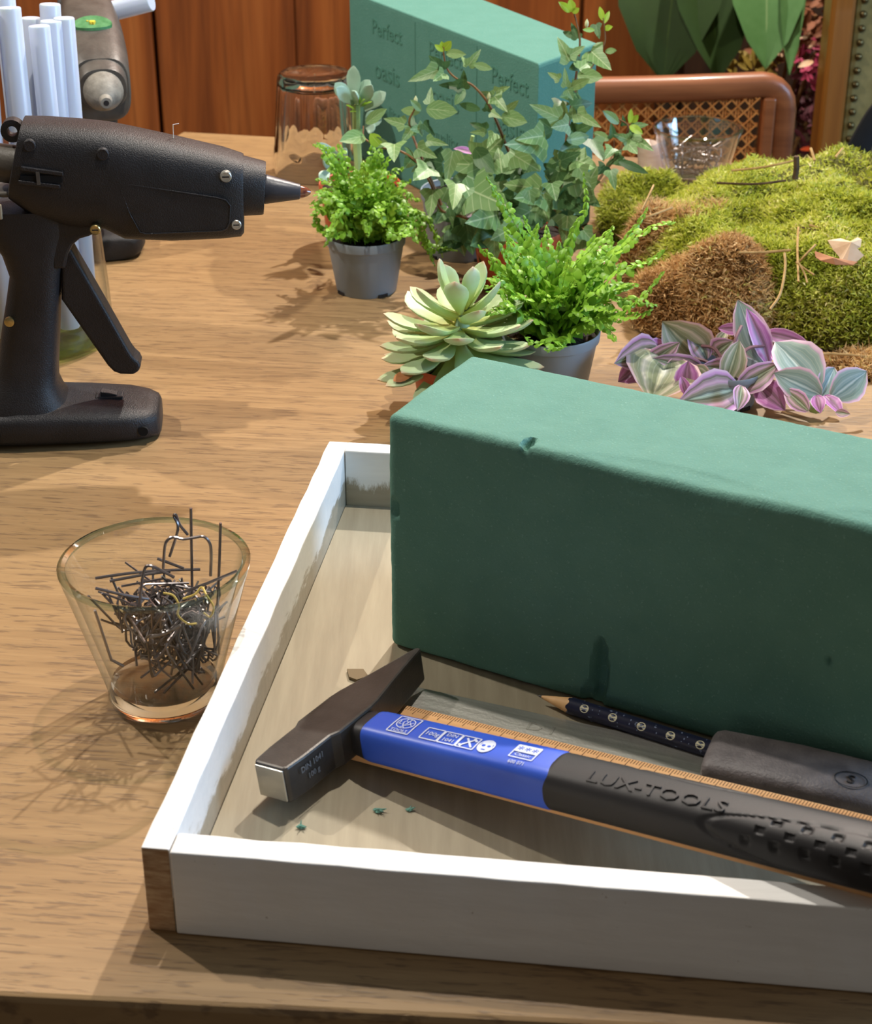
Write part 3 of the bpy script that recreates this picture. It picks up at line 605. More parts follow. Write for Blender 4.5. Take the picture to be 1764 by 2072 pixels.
# ------------------------------------------------------------------ faceted tumbler, upside down
def tumbler():
    c = Vector((-.0945, 1.362, 0)); g = thing('glass_tumbler', c, 'clear faceted tumbler standing upside down beside the pale foam block', 'glass'); NF = 10; n = 80; mb = MB(); rings = []
    def ring(r, z, f):                    # f = how faceted
        out = []
        for k in range(n):
            a = 2 * PI * k / n; d = (a % (2 * PI / NF)) - PI / NF; q = r * ((1 - f) + f * math.cos(PI / NF) / math.cos(d)); out.append((c.x + q * math.cos(a), c.y + q * math.sin(a), z))
        return out
    o_ = [(.0335, .0006, 0), (.0345, .001, 0), (.0348, .018, 0), (.0342, .0225, .3), (.0338, .025, 1), (.0300, .074, 1), (.0292, .0785, 1), (.0275, .0806, .6)]
    i_ = [(.0255, .0800, .3), (.0008, .0792, 0), (.0006, .0700, 0), (.0245, .0695, 0), (.0262, .066, .2), (.0312, .02, 0), (.0325, .001, 0), (.0335, .0006, 0)]
    rings = [ring(*q) for q in o_ + i_]; mb.loft(rings, cap=False); obj('tumbler_body', mb, TGLASS, g)
    obj('thick_bottom', MB().loft([ring(.0240, .0700, .5), ring(.0262, .0712, .6), ring(.0268, .078, .6), ring(.0245, .0796, .5)]), BASEG, g)
tumbler()

# ------------------------------------------------------------------ hot glue guns
GA = R(5); GO = Vector((-.19, .8766, 0)); GX = Vector((math.cos(GA), math.sin(GA), 0)); GNn = Vector((-math.sin(GA), math.cos(GA), 0))
def gp(px, py):                           # side outline of the gun: (along the barrel, height)
    d = ray(px, py); o = Vector((0, 0, CH)); t_ = (GO - o).dot(GNn) / d.dot(GNn); p = o + d * t_; return ((p - GO).dot(GX), p.z)
def glue_gun(M, label, front=True):
    G = thing('glue_gun', None, label, 'glue gun', 'black hot glue guns on the table', mtx=M)
    body_m = BLACK if front else DARKGREY
    P = lambda s, t_, z: Vector((s, t_, z))
    def sec(top, bot, hwid, n=36, e=3.0):
        a, b = gp(*top), gp(*bot); c = P((a[0] + b[0]) / 2, 0, (a[1] + b[1]) / 2); v = P((a[0] - b[0]) / 2, 0, (a[1] - b[1]) / 2)
        return sring(c, (0, 1, 0), v.normalized(), hwid, v.length, n, e)
    S_ = [((47, 241), (20, 388), .0165), ((48, 240), (22, 394), .0180), ((95, 241), (72, 430), .0190), ((160, 246), (150, 452), .0200), ((215, 252), (215, 454), .0205), ((262, 261), (256, 474), .0208), ((350, 280), (350, 478), .0205), ((450, 303), (448, 474), .0190), ((487, 315), (488, 470), .0180), ((492, 317), (494, 463), .0170)]
    obj('body', MB().loft([sec(a, b, c, 44, 3.2) for a, b, c in S_]), body_m, G, world=False)
    a = gp(496, 374); b = gp(537, 380)
    obj('nose_collar', MB().loft([sec((490, 318), (491, 432), .0160, 36, 2.4), sec((533, 329), (529, 430), .0152, 36, 2.4), sec((538, 331), (533, 429), .0146, 36, 2.4)]), body_m, G, world=False)
    n0, n1, n2 = gp(534, 383), gp(606, 388), gp(628, 389); dn = (P(n1[0], 0, n1[1]) - P(n0[0], 0, n0[1])).normalized()
    def nring(p, r): return sring(P(p[0], 0, p[1]), (0, 1, 0), Vector((0, 1, 0)).cross(dn), r, r, 28, 2)
    if front:
        obj('nozzle', MB().loft([nring(n0, .0072), nring((n0[0] + .001, n0[1]), .0077), nring(n1, .0040), nring((n1[0] + .0004, n1[1]), .0034)]), mat('slate_nozzle', (48, 50, 58), (64, 66, 74), rough=.4, scale=90, bump=.2, bscale=600), G, world=False)
        tp = MB().loft([nring((n1[0] - .0002, n1[1]), .0035), nring((n1[0] + .0022, n1[1] - .0002), .0030), nring((n1[0] + .0042, n1[1] - .0003), .0022), nring((n1[0] + .0058, n1[1] - .0004), .0010)])
        obj('nozzle_tip', tp, mat('dark_red_glue', (84, 22, 32), (150, 96, 60), rough=.12, scale=300, spec=.8), G, world=False, label='nozzle tip with dark red glue')
    else:
        q = (n0[0] - .004, n0[1])
        obj('nozzle', MB().loft([nring(q, .0125), nring((n0[0] + .004, n0[1]), .0125), nring((n0[0] + .012, n0[1] - .001), .0092), nring((n0[0] + .018, n0[1] - .0016), .0055), nring((n0[0] + .019, n0[1] - .0016), .0042), nring((n0[0] + .024, n0[1] - .002), .0034), nring((n0[0] + .024, n0[1] - .002), .0016)]), mat('scuffed_nozzle', (104, 100, 92), (136, 132, 122), rough=.6, scale=160, bump=.6, bscale=500), G, world=False, label='fat scuffed grey nozzle')
        obj('nozzle_bore', MB().loft([nring((n0[0] + .0235, n0[1] - .002), .0017), nring((n0[0] + .0242, n0[1] - .002), .0017)]), BLACK, G, world=False)
        st = gp(318, 272); mb = MB(); pts = []
        for k in range(20):
            t_ = 2 * PI * k / 20; yy = .0125 * math.cos(t_); zz = st[1] - .0012 - (yy / .0205) ** 2 * .0035 - .21 * .0095 * math.sin(t_); pts.append((st[0] + .0095 * math.sin(t_), yy, zz + .0022))
        mb.extrude(pts, (0, 0, -.003), (0, 0, .0002)); stk = obj('oval_sticker', mb, mat('green_sticker', (50, 110, 66), (86, 140, 96), rough=.4, scale=200), G, world=False, label='green oval sticker with yellow mark')
        mb = MB(); 
        for (dx, dy, rr) in ((0, 0, .0022), (.003, .0006, .0010), (-.0018, -.0030, .0008), (.003, -.0012, .0008)):
            mb.extrude([(st[0] + dx + rr * math.cos(2 * PI * k / 5), dy + rr * math.sin(2 * PI * k / 5), st[1] + .0014) for k in range(5)], (0, 0, -.002), (0, 0, .0003))
        obj('sticker_mark', mb, mat('yellow_mark', (214, 188, 60)), stk, world=False, smooth=False)
    # handle, arch and foot
    H_ = [((-46, 400), (152, 430), .0150), ((-30, 455), (150, 470), .0155), ((4, 497), (133, 515), .0155), ((20, 540), (127, 560), .0150), ((13, 600), (124, 610), .0150), ((3, 665), (122, 672), .0155), ((-6, 735), (119, 742), .0165), ((-14, 765), (119, 770), .0185), ((-32, 792), (128, 789), .0220), ((-50, 825), (152, 812), .0235)]
    obj('handle', MB().loft([[p for p in sring(P((gp(*a)[0] + gp(*b)[0]) / 2, 0, (gp(*a)[1] + gp(*b)[1]) / 2), (1, 0, 0), (0, 1, 0), (gp(*b)[0] - gp(*a)[0]) / 2, h_, 32, 3)] for a, b, h_ in H_]), BLACK, G, world=False)
    ar = [gp(*q_) for q_ in ((110, 430), (210, 440), (196, 457), (184, 463), (166, 468), (152, 480), (142, 500), (137, 528), (110, 528))]
    obj('trigger_arch', MB().extrude([P(s, 0, z) for s, z in ar], (0, -.0130, 0), (0, .0130, 0)), BLACK, G, world=False, smooth=False, bevel=.0015)
    s0, s1 = gp(-110, 900)[0], gp(328, 860)[0]
    F_ = [(s0, .0180, .010, .0085), (s0 + .002, .0240, .010, .0095), (gp(60, 900)[0], .0268, .0118, .0115), (gp(190, 900)[0], .0262, .0108, .0105), (gp(268, 900)[0], .0245, .0100, .0097), (gp(305, 900)[0], .0215, .0092, .0089), (s1 - .0015, .0170, .0085, .0080), (s1, .0130, .0080, .0066)]
    obj('foot', MB().loft([sring(P(s, 0, max(h_, .0002 + hz)), (0, 1, 0), (0, 0, 1), wd, hz, 40, 3.4) for s, wd, h_, hz in F_]), BLACK, G, world=False)
    tr = [gp(*q_) for q_ in ((126, 500), (140, 487), (149, 500), (160, 520), (203, 594), (264, 702), (272, 713), (282, 722), (286, 731), (284, 740), (272, 748), (246, 747), (232, 742), (220, 730), (127, 597))]
    obj('trigger', MB().extrude([P(s, 0, z) for s, z in tr], (0, -.0078, 0), (0, .0078, 0)), BLACK, G, world=False, smooth=False, bevel=.0018, seg=3, label='long black trigger with hooked end')
    # hanging loop, feed tube, ledge
    lc = gp(26, 262); mb = MB()
    for ro, ri, th in ((.0058, .0026, .0035),):
        n = 28; rg = []
        for r_, y_ in ((ro, -th), (ro, th), (ri, th), (ri, -th), (ro, -th)):
            rg.append([(lc[0] + r_ * math.cos(2 * PI * k / n), y_, lc[1] + r_ * math.sin(2 * PI * k / n)) for k in range(n)])
        mb.loft(rg, cap=False)
    obj('hanging_loop', mb, BLACK, G, world=False)
    t0, t1 = gp(-8, 328), gp(40, 334)
    obj('feed_tube', MB().loft([sring(P(t0[0], 0, t0[1]), (0, 1, 0), (0, 0, 1), .0100, .0100, 28, 2), sring(P(t1[0], 0, t1[1]), (0, 1, 0), (0, 0, 1), .0100, .0100, 28, 2)]), DARKGREY, G, world=False, label='grey metal feed tube')
    l0, l1 = gp(-30, 384), gp(26, 376)
    obj('rear_ledge', MB().box((l0[0], -.012, l0[1] - .001), (l1[0], .012, l1[1])), DARKGREY, G, world=False, smooth=False, bevel=.001)
    # near-side details
    def hw_at(px): 
        xs = [47, 95, 160, 215, 262, 350, 450, 490]; hs = [.0180, .0190, .0200, .0205, .0208, .0205, .0190, .0178]; return float(np.interp(px, xs, hs))
    def bolt(px, py, m, r=.0032, dy=0, name='screw'):
        s, z = gp(px, py); h_ = -hw_at(px) + dy
        b_ = obj(name, MB().loft([[(s + r_ * math.cos(2 * PI * k / 20), y_, z + r_ * math.sin(2 * PI * k / 20)) for k in range(20)] for r_, y_ in ((r, h_ + .004), (r, h_ - .0003), (r * .85, h_ - .0007), (r * .5, h_ - .0006), (r * .2, h_ - .0007))]), m, G, world=False)
        if m is not BLACK:
            obj('screw_slot', MB().box((s - r * .6, h_ - .00085, z - r * .12), (s + r * .6, h_ - .0005, z + r * .12)), BLACK, b_, world=False, smooth=False)
    bolt(68, 275, BLACK, .0031, .0004, 'plug'); bolt(214, 290, BLACK, .0031, .0006, 'plug'); bolt(458, 337, STEEL, .0030, .0008); bolt(199, 441, BRASS, .0027, .0010); bolt(479, 433, STEEL, .0026, .0004)
    s, z = gp(26, 631); obj('screw', MB().loft([[(s + r_ * math.cos(2 * PI * k / 20), y_, z + r_ * math.sin(2 * PI * k / 20)) for k in range(20)] for r_, y_ in ((.0026, -.0135), (.0026, -.0153), (.0018, -.0156))]), BRASS, G, world=False)
    pl = [gp(*q_) for q_ in ((251, 360), (256, 352), (268, 350), (440, 376), (458, 381), (467, 392), (465, 425), (460, 437), (450, 442), (300, 448), (288, 444), (268, 408))]
    obj('side_panel', MB().extrude([P(s, 0, z) for s, z in pl], (0, -.0205, 0), (0, -.0150, 0)), body_m, G, world=False, smooth=False, bevel=.0007)
    pp = [P(s, -.0204, z) for s, z in pl]; obj('panel_ridge', MB().tube(pp + [pp[0]], .00042, 6), body_m, G, world=False)
    for (x0, y0, x1, y1, hh) in ((52, 318, 136, 329, .0010), (47, 345, 130, 354, .0010)):
        a, b = gp(x0, y0), gp(x1, y1); obj('vent_ridge', MB().hexa([(a[0], -.0204, a[1] - hh), (b[0], -.0210, b[1] - hh), (b[0], -.0160, b[1] - hh), (a[0], -.0160, a[1] - hh)], [(a[0], -.0204, a[1] + hh), (b[0], -.0210, b[1] + hh), (b[0], -.0160, b[1] + hh), (a[0], -.0160, a[1] + hh)]), body_m, G, world=False, smooth=False, bevel=.0004)
    a, b = gp(85, 324), gp(85, 350); obj('vent_ridge', MB().box((a[0] - .0009, -.0208, b[1]), (a[0] + .0009, -.016, a[1])), DARKGREY, G, world=False, smooth=False)
    a, b = gp(50, 333), gp(134, 346); obj('vent_slot_shade', MB().box((a[0], -.02005, b[1]), (b[0], -.0160, a[1])), mat('slot_shade', (8, 8, 8), rough=.9), G, world=False, smooth=False)  # solid near-black block painted for the shade inside the slot
    s, z = gp(222, 806); z = .0206
    swp = obj('switch_plate', MB().box((s - .0075, -.0045, z - .004), (s + .0075, .0045, z + .0008)), BLACK, G, world=False, smooth=False, bevel=.0005)
    obj('rocker_switch', MB().hexa([(s - .0045, -.0028, z), (s + .0045, -.0028, z), (s + .0045, .0028, z), (s - .0045, .0028, z)], [(s - .0045, -.0028, z + .0034), (s + .0045, -.0028, z + .0014), (s + .0045, .0028, z + .0014), (s - .0045, .0028, z + .0034)]), BLACK, swp, world=False, smooth=False, bevel=.0004)
    for hx, wd in ((s1 - .0085, -.0228), (gp(8, 900)[0], -.0268)):
        obj('screw_hole_shade', MB().loft([[(hx + .0027 * math.cos(2 * PI * k / 18), y_, .0085 + .0027 * math.sin(2 * PI * k / 18)) for k in range(18)] for y_ in (wd - .0003, wd + .004)]), mat('hole_shade', (6, 6, 7), rough=.9), G, world=False)  # solid near-black discs, the shade inside the holes put into their colour
    if front:
        a = gp(3, 412); h_ = .0158
        plb = obj('paper_label', MB().box((a[0] - .006, -h_, a[1] - .0037), (a[0] + .0022, -h_ + .003, a[1] + .0040)), mat('label_paper', (150, 138, 116), rough=.7), G, world=False, smooth=False, bevel=.0006)
        Mt = Matrix(((1, 0, 0, a[0] - .0006), (0, 0, -1, -h_ - .0001), (0, 1, 0, a[1] + .0002), (0, 0, 0, 1)))
        obj('label_print', text_mb('H', .0042, Mt, .0001), BLACK, plb, world=False, smooth=False)
        a, b, c_ = gp(351, 280), gp(350, 252), gp(362, 250); obj('glue_thread', MB().tube([P(a[0], 0, a[1]), P(b[0], 0, b[1]), P(c_[0], 0, c_[1])], .00022, 4), STICK, G, world=False)
        if False: obj('glue_blob', MB().lathe([(.0001, 0), (.0012, .0008), (.0006, .003), (.0001, .0042)], 10, (gp(211, 246)[0], .004, gp(211, 248)[1])), STICK, G, world=False)
    return G
GM = Matrix(((GX.x, GNn.x, 0, GO.x), (GX.y, GNn.y, 0, GO.y), (0, 0, 1, 0), (0, 0, 0, 1)))
glue_gun(GM, 'large black hot glue gun standing on its foot beside the tray, nozzle to the right')
g2a = R(-76); g2 = Vector((-.2235 - math.cos(g2a) * .040, 1.150 - math.sin(g2a) * .040, 0))
glue_gun(Matrix.Translation(g2) @ Matrix.Rotation(g2a, 4, 'Z'), 'grey-black hot glue gun with green oval sticker behind the jar of sticks', False)

# ------------------------------------------------------------------ jar of glue sticks
JC = Vector((-.2515, 1.012, 0)); J = thing('glass_jar', JC, 'clear glass jar holding white glue sticks behind the front glue gun', 'jar')
jr = [(.0001, .0008), (.044, .0006), (.0485, .002), (.0505, .008), (.0500, .03), (.0478, .075), (.0462, .118), (.0466, .122), (.0452, .122), (.0462, .075), (.0484, .03), (.0480, .010), (.044, .0060), (.0001, .0056)]
obj('jar_body', MB().lathe(jr, 64, JC), GLASS, J)
obj('green_base', MB().lathe([(.0001, .001), (.043, .001), (.0485, .0025), (.0492, .0048), (.0462, .0054), (.0001, .0052)], 64, JC), glass('green_glass_base', (.78, .90, .62), (.45, .62, .28), 1.0), J)
def stick(a, b, r, label):
    a, b = Vector(a), Vector(b); d = (b - a).normalized(); mb = MB(); u = d.orthogonal().normalized(); v = d.cross(u)
    R_ = lambda p, q: [p + (u * math.cos(2 * PI * k / 28) + v * math.sin(2 * PI * k / 28)) * q for k in range(28)]
    mb.loft([R_(a, r * .94), R_(a + d * .0006, r), R_(b - d * .0006, r), R_(b, r * .94)]); mb.v = [tuple(Vector(p) - a) for p in mb.v]
    o = obj('glue_stick', mb, STICK); o.location = a; tag(o, label, 'glue stick', 'glue sticks in the jar')
zb = .0095
ST = [((79, 52), 1.018, (-.226, 1.006), .0062, 'white glue stick in the jar with the lowest cut end, front of the trio'), ((103, 42), 1.030, (-.2265, 1.022), .0064, 'white glue stick in the middle of the trio leaning right in the jar'),
      ((129, 36), 1.036, (-.219, 1.030), .0062, 'rightmost white glue stick leaning out of the jar'), ((101, 8), 1.046, (-.234, 1.037), .0062, 'taller white glue stick behind the trio, its end nearly at the top'),
      ((17, 15), 1.006, (-.2395, .990), .0070, 'thick white glue stick leaning left in the jar, beside the trio'), ((8, -6), 1.028, (-.247, 1.016), .0064, 'white glue stick at the left edge, behind the thick one'),
      ((62, 36), 1.052, (-.246, 1.044), .0060, 'half hidden glue stick seen in the gap left of the trio'), ((-40, 10), 1.0, (-.262, .992), .0068, 'glue stick in the left half of the jar, cut off by the picture edge')]
for (px, py), Y, (bx, by), r_, lb_ in ST: stick((bx, by, zb), aty(px, py, Y), r_, lb_)
s_a, s_b = aty(20, 76, 1.250), aty(306, 2, 1.230); stick(s_a, s_b, .0068, 'loose white glue stick lying across the top of the rear glue gun')
# ------------------------------------------------------------------ plants: pots and leaves
def pot(t, c, rt, rb, H, m, soil=True, lip=.0065):
    P_ = [(.0001, .0012), (rb * .92, .0012), (rb * .97, 0), (rb, .001), (rb + (rt * .95 - rb) * .96, H - lip), (rt * .985, H - lip + .0006), (rt, H - .001), (rt - .0004, H), (rt - .0012, H - .0003), (rt - .0016, H - .004), (rt * .9, H - .006), (rb * .9, .004), (.0001, .004)]
    pt_ = obj('pot', MB().lathe(P_, 48, c), m, t)
    if soil:
        mb = MB(); n = 40; rr = rt - .0016
        rings = [[(c[0] + r * math.cos(2 * PI * k / n), c[1] + r * math.sin(2 * PI * k / n), c[2] + H - .0045 + random.uniform(0, .0025) * (1 if r < rr * .95 else 0)) for k in range(n)] for r in (rr, rr * .75, rr * .5, rr * .25, .0004)]
        obj('soil', mb.loft(rings, cap=False), SOIL, pt_)
    nt = MB()
    for k in range(4):
        a = .6 + k * PI / 2; x, y = c[0] + (rb + .0003) * math.cos(a), c[1] + (rb + .0003) * math.sin(a); e = Vector((-math.sin(a), math.cos(a), 0)) * .0035; d = Vector((math.cos(a), math.sin(a), 0)) * .0006
        b_ = [Vector((x, y, c[2] + .0002)) - e - d, Vector((x, y, c[2] + .0002)) + e - d, Vector((x, y, c[2] + .0002)) + e + d * .4, Vector((x, y, c[2] + .0002)) - e + d * .4]
        nt.hexa(b_, [p + Vector((0, 0, .0022)) for p in b_])
    obj('foot_notches', nt, SOIL, pt_, smooth=False, kind='stuff')
IVO = [(0, 0), (.16, -.07), (.33, -.04), (.47, .10), (.33, .24), (.24, .34), (.23, .50), (.13, .78), (0, 1.0)]
LENS = [(0, 0), (.14, .05), (.30, .22), (.38, .42), (.34, .62), (.20, .84), (0, 1.0)]
OVAL = [(0, 0), (.07, .05), (.16, .25), (.30, .52), (.33, .72), (.22, .90), (0, 1.0)]
def leaf_geo(out, B, tip, nrm, wr, fold=.25, curl=.12, sub=3, wave=0):
    """leaf mesh from its base to its tip; width ratio wr, fold along the midrib, curl along the length"""
    B, tip = Vector(B), Vector(tip); d = tip - B; L = d.length; Y = d / L; Z = Vector(nrm); Z = (Z - Y * Z.dot(Y)).normalized(); X = Y.cross(Z)
    v, uv, f = [], [], []; m = len(out); wmax = max(a for a, b in out); ph = random.uniform(0, 6)
    for i, (a, b) in enumerate(out):
        for s_ in range(-sub, sub + 1):
            q = s_ / sub; yy = b if abs(q) > .99 else (b * abs(q) + max(0, min(1, (b * .8 + .1 * (i / (m - 1))) if 0 < i < m - 1 else b)) * (1 - abs(q)))
            if i == 0: yy = 0
            x = q * a * wr / .47 * .5 if out is IVO else q * a * wr / wmax * .5
            z = abs(x) * fold + curl * (-(yy - .35) ** 2 + .12) + wave * math.sin(ph + 9 * yy + 3 * q) * abs(q)
            v.append(B + X * (x * L) + Y * (yy * L) + Z * (z * L)); uv.append((q * (a / wmax if a > 0 else .0) if out is IVO else q, b))
    w_ = 2 * sub + 1
    for i in range(m - 1):
        for j in range(w_ - 1): f.append((i * w_ + j, i * w_ + j + 1, (i + 1) * w_ + j + 1, (i + 1) * w_ + j))
    mb = MB(); mb.v = v; mb.f = f; mb.uv = uv; return mb
def leaf(t, out, B, tip, nrm, wr, m, name='leaf', **k):
    return obj(name, leaf_geo(out, B, tip, nrm, wr, **k), m, t)
def rnd_n(up=.75, back=.5, j=.35): return Vector((random.uniform(-j, j), -back + random.uniform(-j, j) * .6, up))

# ---- ivy in the terracotta pot
IV = thing('ivy_plant', (.056, 1.105, 0), 'tall grey-green ivy in a terracotta plastic pot before the pale foam block', 'plant')
pot(IV, (.054, 1.108, 0), .031, .024, .040, TERRA)
def ivstem(pts, r, m=STEMB): obj('stem', MB().tube(spline([aty(x, y, Y) for x, y, Y in pts], 5), [r * (1 - .6 * i / (5 * (len(pts) - 1))) for i in range(5 * (len(pts) - 1) + 1)], 6), m, IV)
ivstem([(1010, 475, 1.11), (985, 465, 1.10), (940, 440, 1.09), (893, 425, 1.08), (873, 375, 1.08), (845, 330, 1.085), (808, 305, 1.09), (770, 298, 1.09), (738, 280, 1.095), (735, 255, 1.10)], .0012)
ivstem([(893, 415, 1.08), (862, 340, 1.085), (835, 275, 1.10), (828, 245, 1.10), (838, 222, 1.10), (841, 205, 1.10)], .0011)
ivstem([(1035, 470, 1.11), (1045, 360, 1.12), (1020, 285, 1.12), (1000, 235, 1.12), (985, 205, 1.12), (955, 172, 1.12), (925, 160, 1.12), (905, 140, 1.12), (898, 112, 1.12), (897, 95, 1.12)], .0012)
ivstem([(1075, 470, 1.11), (1125, 420, 1.11), (1140, 330, 1.12), (1150, 250, 1.125), (1160, 190, 1.13), (1170, 120, 1.13), (1173, 80, 1.13), (1166, 45, 1.13), (1160, 20, 1.13)], .0014)
ivstem([(1160, 190, 1.13), (1200, 130, 1.14), (1222, 90, 1.14), (1223, 60, 1.14), (1220, 36, 1.14)], .0009)
ivstem([(1090, 470, 1.11), (1180, 400, 1.12), (1225, 345, 1.13), (1248, 315, 1.13), (1262, 285, 1.13), (1270, 255, 1.13), (1250, 240, 1.13)], .0012)
ivstem([(1225, 345, 1.13), (1240, 310, 1.14), (1242, 285, 1.14)], .0008)
# base x, y, tip x, y, width ratio, kind (0 normal, 1 young, 2 dark), depth
IL = [(876, 385, 869, 442, .72, 0, 1.075), (922, 372, 917, 423, .6, 0, 1.075), (945, 384, 955, 414, 1, 0, 1.08), (960, 388, 1035, 421, .62, 0, 1.07), (1090, 382, 1015, 372, .55, 0, 1.08), (1095, 395, 1038, 402, .6, 0, 1.08), (1070, 385, 1075, 424, .8, 0, 1.075),
      (1015, 350, 1008, 297, .75, 0, 1.10), (985, 335, 895, 330, .6, 0, 1.10), (960, 300, 998, 348, .42, 2, 1.09), (1100, 290, 1024, 292, .5, 0, 1.09), (1038, 460, 993, 486, .95, 0, 1.07), (1005, 435, 948, 450, .62, 0, 1.08), (1000, 470, 950, 498, .8, 2, 1.08), (1000, 484, 999, 536, .7, 0, 1.07),
      (1095, 414, 1110, 450, 1, 0, 1.09), (868, 340, 835, 366, .85, 0, 1.075), (1116, 371, 1125, 407, .8, 0, 1.085), (1135, 325, 1176, 308, .7, 2, 1.09), (975, 395, 925, 350, .8, 2, 1.10), (905, 365, 880, 350, .9, 2, 1.09), (945, 360, 975, 330, .8, 2, 1.11),
      (1152, 124, 1128, 74, .62, 0, 1.12), (1153, 112, 1184, 93, .7, 0, 1.12), (1195, 103, 1237, 142, .62, 0, 1.13), (1172, 140, 1205, 117, .65, 0, 1.12), (1168, 152, 1220, 157, .42, 0, 1.12), (1145, 175, 1142, 136, .5, 0, 1.11), (1132, 160, 1107, 146, .6, 0, 1.12), (1150, 180, 1194, 159, .35, 0, 1.11), (1148, 182, 1160, 203, .9, 0, 1.11),
      (1155, 215, 1200, 208, .7, 2, 1.12), (1130, 238, 1071, 211, .5, 0, 1.10), (1142, 240, 1138, 202, .55, 0, 1.11), (1158, 240, 1157, 213, .8, 0, 1.11), (1168, 230, 1216, 258, .5, 0, 1.11), (1150, 252, 1115, 258, .85, 0, 1.10), (1160, 268, 1203, 250, .7, 2, 1.12), (1098, 275, 1045, 283, .62, 0, 1.09), (1118, 262, 1088, 240, .8, 2, 1.11), (1146, 284, 1192, 276, .45, 0, 1.10), (1130, 325, 1176, 300, .7, 0, 1.10), (1198, 282, 1222, 328, .6, 2, 1.12), (1165, 290, 1130, 310, .8, 2, 1.11), (1135, 205, 1120, 235, .7, 2, 1.13), (1175, 130, 1150, 140, .9, 2, 1.13), (1170, 190, 1135, 195, .8, 2, 1.13),
      (1252, 250, 1220, 224, .4, 0, 1.12), (1240, 278, 1236, 248, .7, 2, 1.13), (1272, 283, 1242, 272, .7, 0, 1.12), (1272, 268, 1298, 280, .8, 2, 1.13), (1278, 280, 1322, 304, .5, 0, 1.12), (1272, 292, 1290, 312, .95, 0, 1.12), (1232, 284, 1200, 267, .45, 0, 1.13), (1280, 255, 1312, 252, .6, 0, 1.14), (1274, 254, 1300, 271, .45, 1, 1.12), (1274, 250, 1277, 220, .35, 1, 1.12), (1278, 248, 1292, 232, .4, 1, 1.13), (1262, 254, 1260, 232, .6, 2, 1.13), (1240, 300, 1222, 322, .8, 0, 1.12), (1240, 320, 1270, 335, .8, 2, 1.12), (1235, 345, 1245, 385, .6, 0, 1.10), (1225, 335, 1205, 355, .8, 2, 1.12), (1250, 325, 1310, 350, .22, 2, 1.10),
      (1154, 24, 1131, 4, .38, 1, 1.13), (1157, 24, 1153, -2, .5, 1, 1.13), (1158, 26, 1172, 16, .5, 1, 1.125), (1220, 42, 1213, 13, .4, 1, 1.14), (1221, 48, 1233, 22, .35, 1, 1.14), (1222, 58, 1240, 54, .4, 1, 1.14), (1205, 50, 1213, 80, .55, 2, 1.14), (1203, 61, 1178, 60, .3, 1, 1.13), (1168, 78, 1155, 45, .55, 2, 1.13), (1166, 76, 1138, 64, .4, 2, 1.13), (1224, 104, 1248, 102, .45, 0, 1.14),
      (897, 104, 879, 90, .45, 1, 1.12), (897, 102, 913, 83, .5, 1, 1.12), (896, 103, 893, 84, .5, 1, 1.125), (902, 108, 942, 110, .4, 0, 1.12), (898, 142, 868, 113, .7, 2, 1.12), (885, 142, 825, 165, .5, 0, 1.115), (898, 148, 875, 165, .5, 0, 1.115), (946, 133, 933, 112, .55, 0, 1.12), (948, 132, 973, 99, .55, 0, 1.12), (958, 130, 996, 140, .4, 0, 1.12), (937, 178, 938, 140, .5, 2, 1.115), (932, 174, 886, 172, .5, 2, 1.12), (940, 180, 920, 212, .45, 0, 1.115), (998, 194, 968, 186, .6, 0, 1.12), (1003, 186, 1032, 175, .5, 0, 1.12), (1000, 195, 1026, 226, .55, 0, 1.115), (1023, 226, 1050, 202, .55, 0, 1.115), (972, 222, 928, 210, .35, 2, 1.12), (993, 228, 1016, 240, .5, 0, 1.11), (1014, 235, 1065, 247, .42, 0, 1.11), (985, 262, 948, 248, .5, 2, 1.12), (980, 268, 950, 268, .5, 0, 1.11), (1000, 270, 985, 300, .5, 0, 1.10), (985, 225, 988, 200, .7, 2, 1.12),
      (852, 224, 830, 202, .4, 0, 1.10), (868, 210, 872, 176, .55, 0, 1.105), (850, 226, 811, 223, .45, 0, 1.10), (862, 220, 923, 226, .45, 0, 1.10), (833, 258, 832, 226, .6, 2, 1.11), (854, 260, 829, 262, .7, 0, 1.10), (856, 250, 880, 275, .6, 2, 1.10), (818, 252, 776, 240, .6, 0, 1.10), (832, 262, 812, 288, .7, 0, 1.095), (798, 292, 797, 326, .8, 0, 1.085), (738, 276, 690, 284, .35, 0, 1.095), (740, 250, 782, 220, .4, 0, 1.10), (745, 285, 788, 292, .45, 0, 1.095), (864, 285, 906, 293, .5, 0, 1.09), (845, 300, 885, 320, .7, 0, 1.09), (840, 315, 818, 340, .7, 2, 1.09), (850, 330, 880, 350, .8, 2, 1.085), (770, 296, 748, 270, .6, 1, 1.09), (735, 268, 716, 262, .5, 0, 1.10),
      (905, 420, 880, 455, .8, 0, 1.085), (935, 400, 920, 440, .7, 2, 1.09), (1060, 440, 1085, 470, .8, 2, 1.09), (1125, 440, 1160, 470, .8, 2, 1.10), (1140, 400, 1180, 430, .8, 2, 1.10), (1150, 350, 1190, 370, .7, 0, 1.10), (1180, 395, 1215, 420, .7, 2, 1.10), (1150, 450, 1190, 500, .7, 2, 1.10), (1085, 330, 1060, 350, .8, 0, 1.10), (1050, 330, 1045, 365, .8, 2, 1.11), (1120, 345, 1098, 330, .8, 2, 1.10), (1180, 330, 1165, 365, .7, 0, 1.10)]
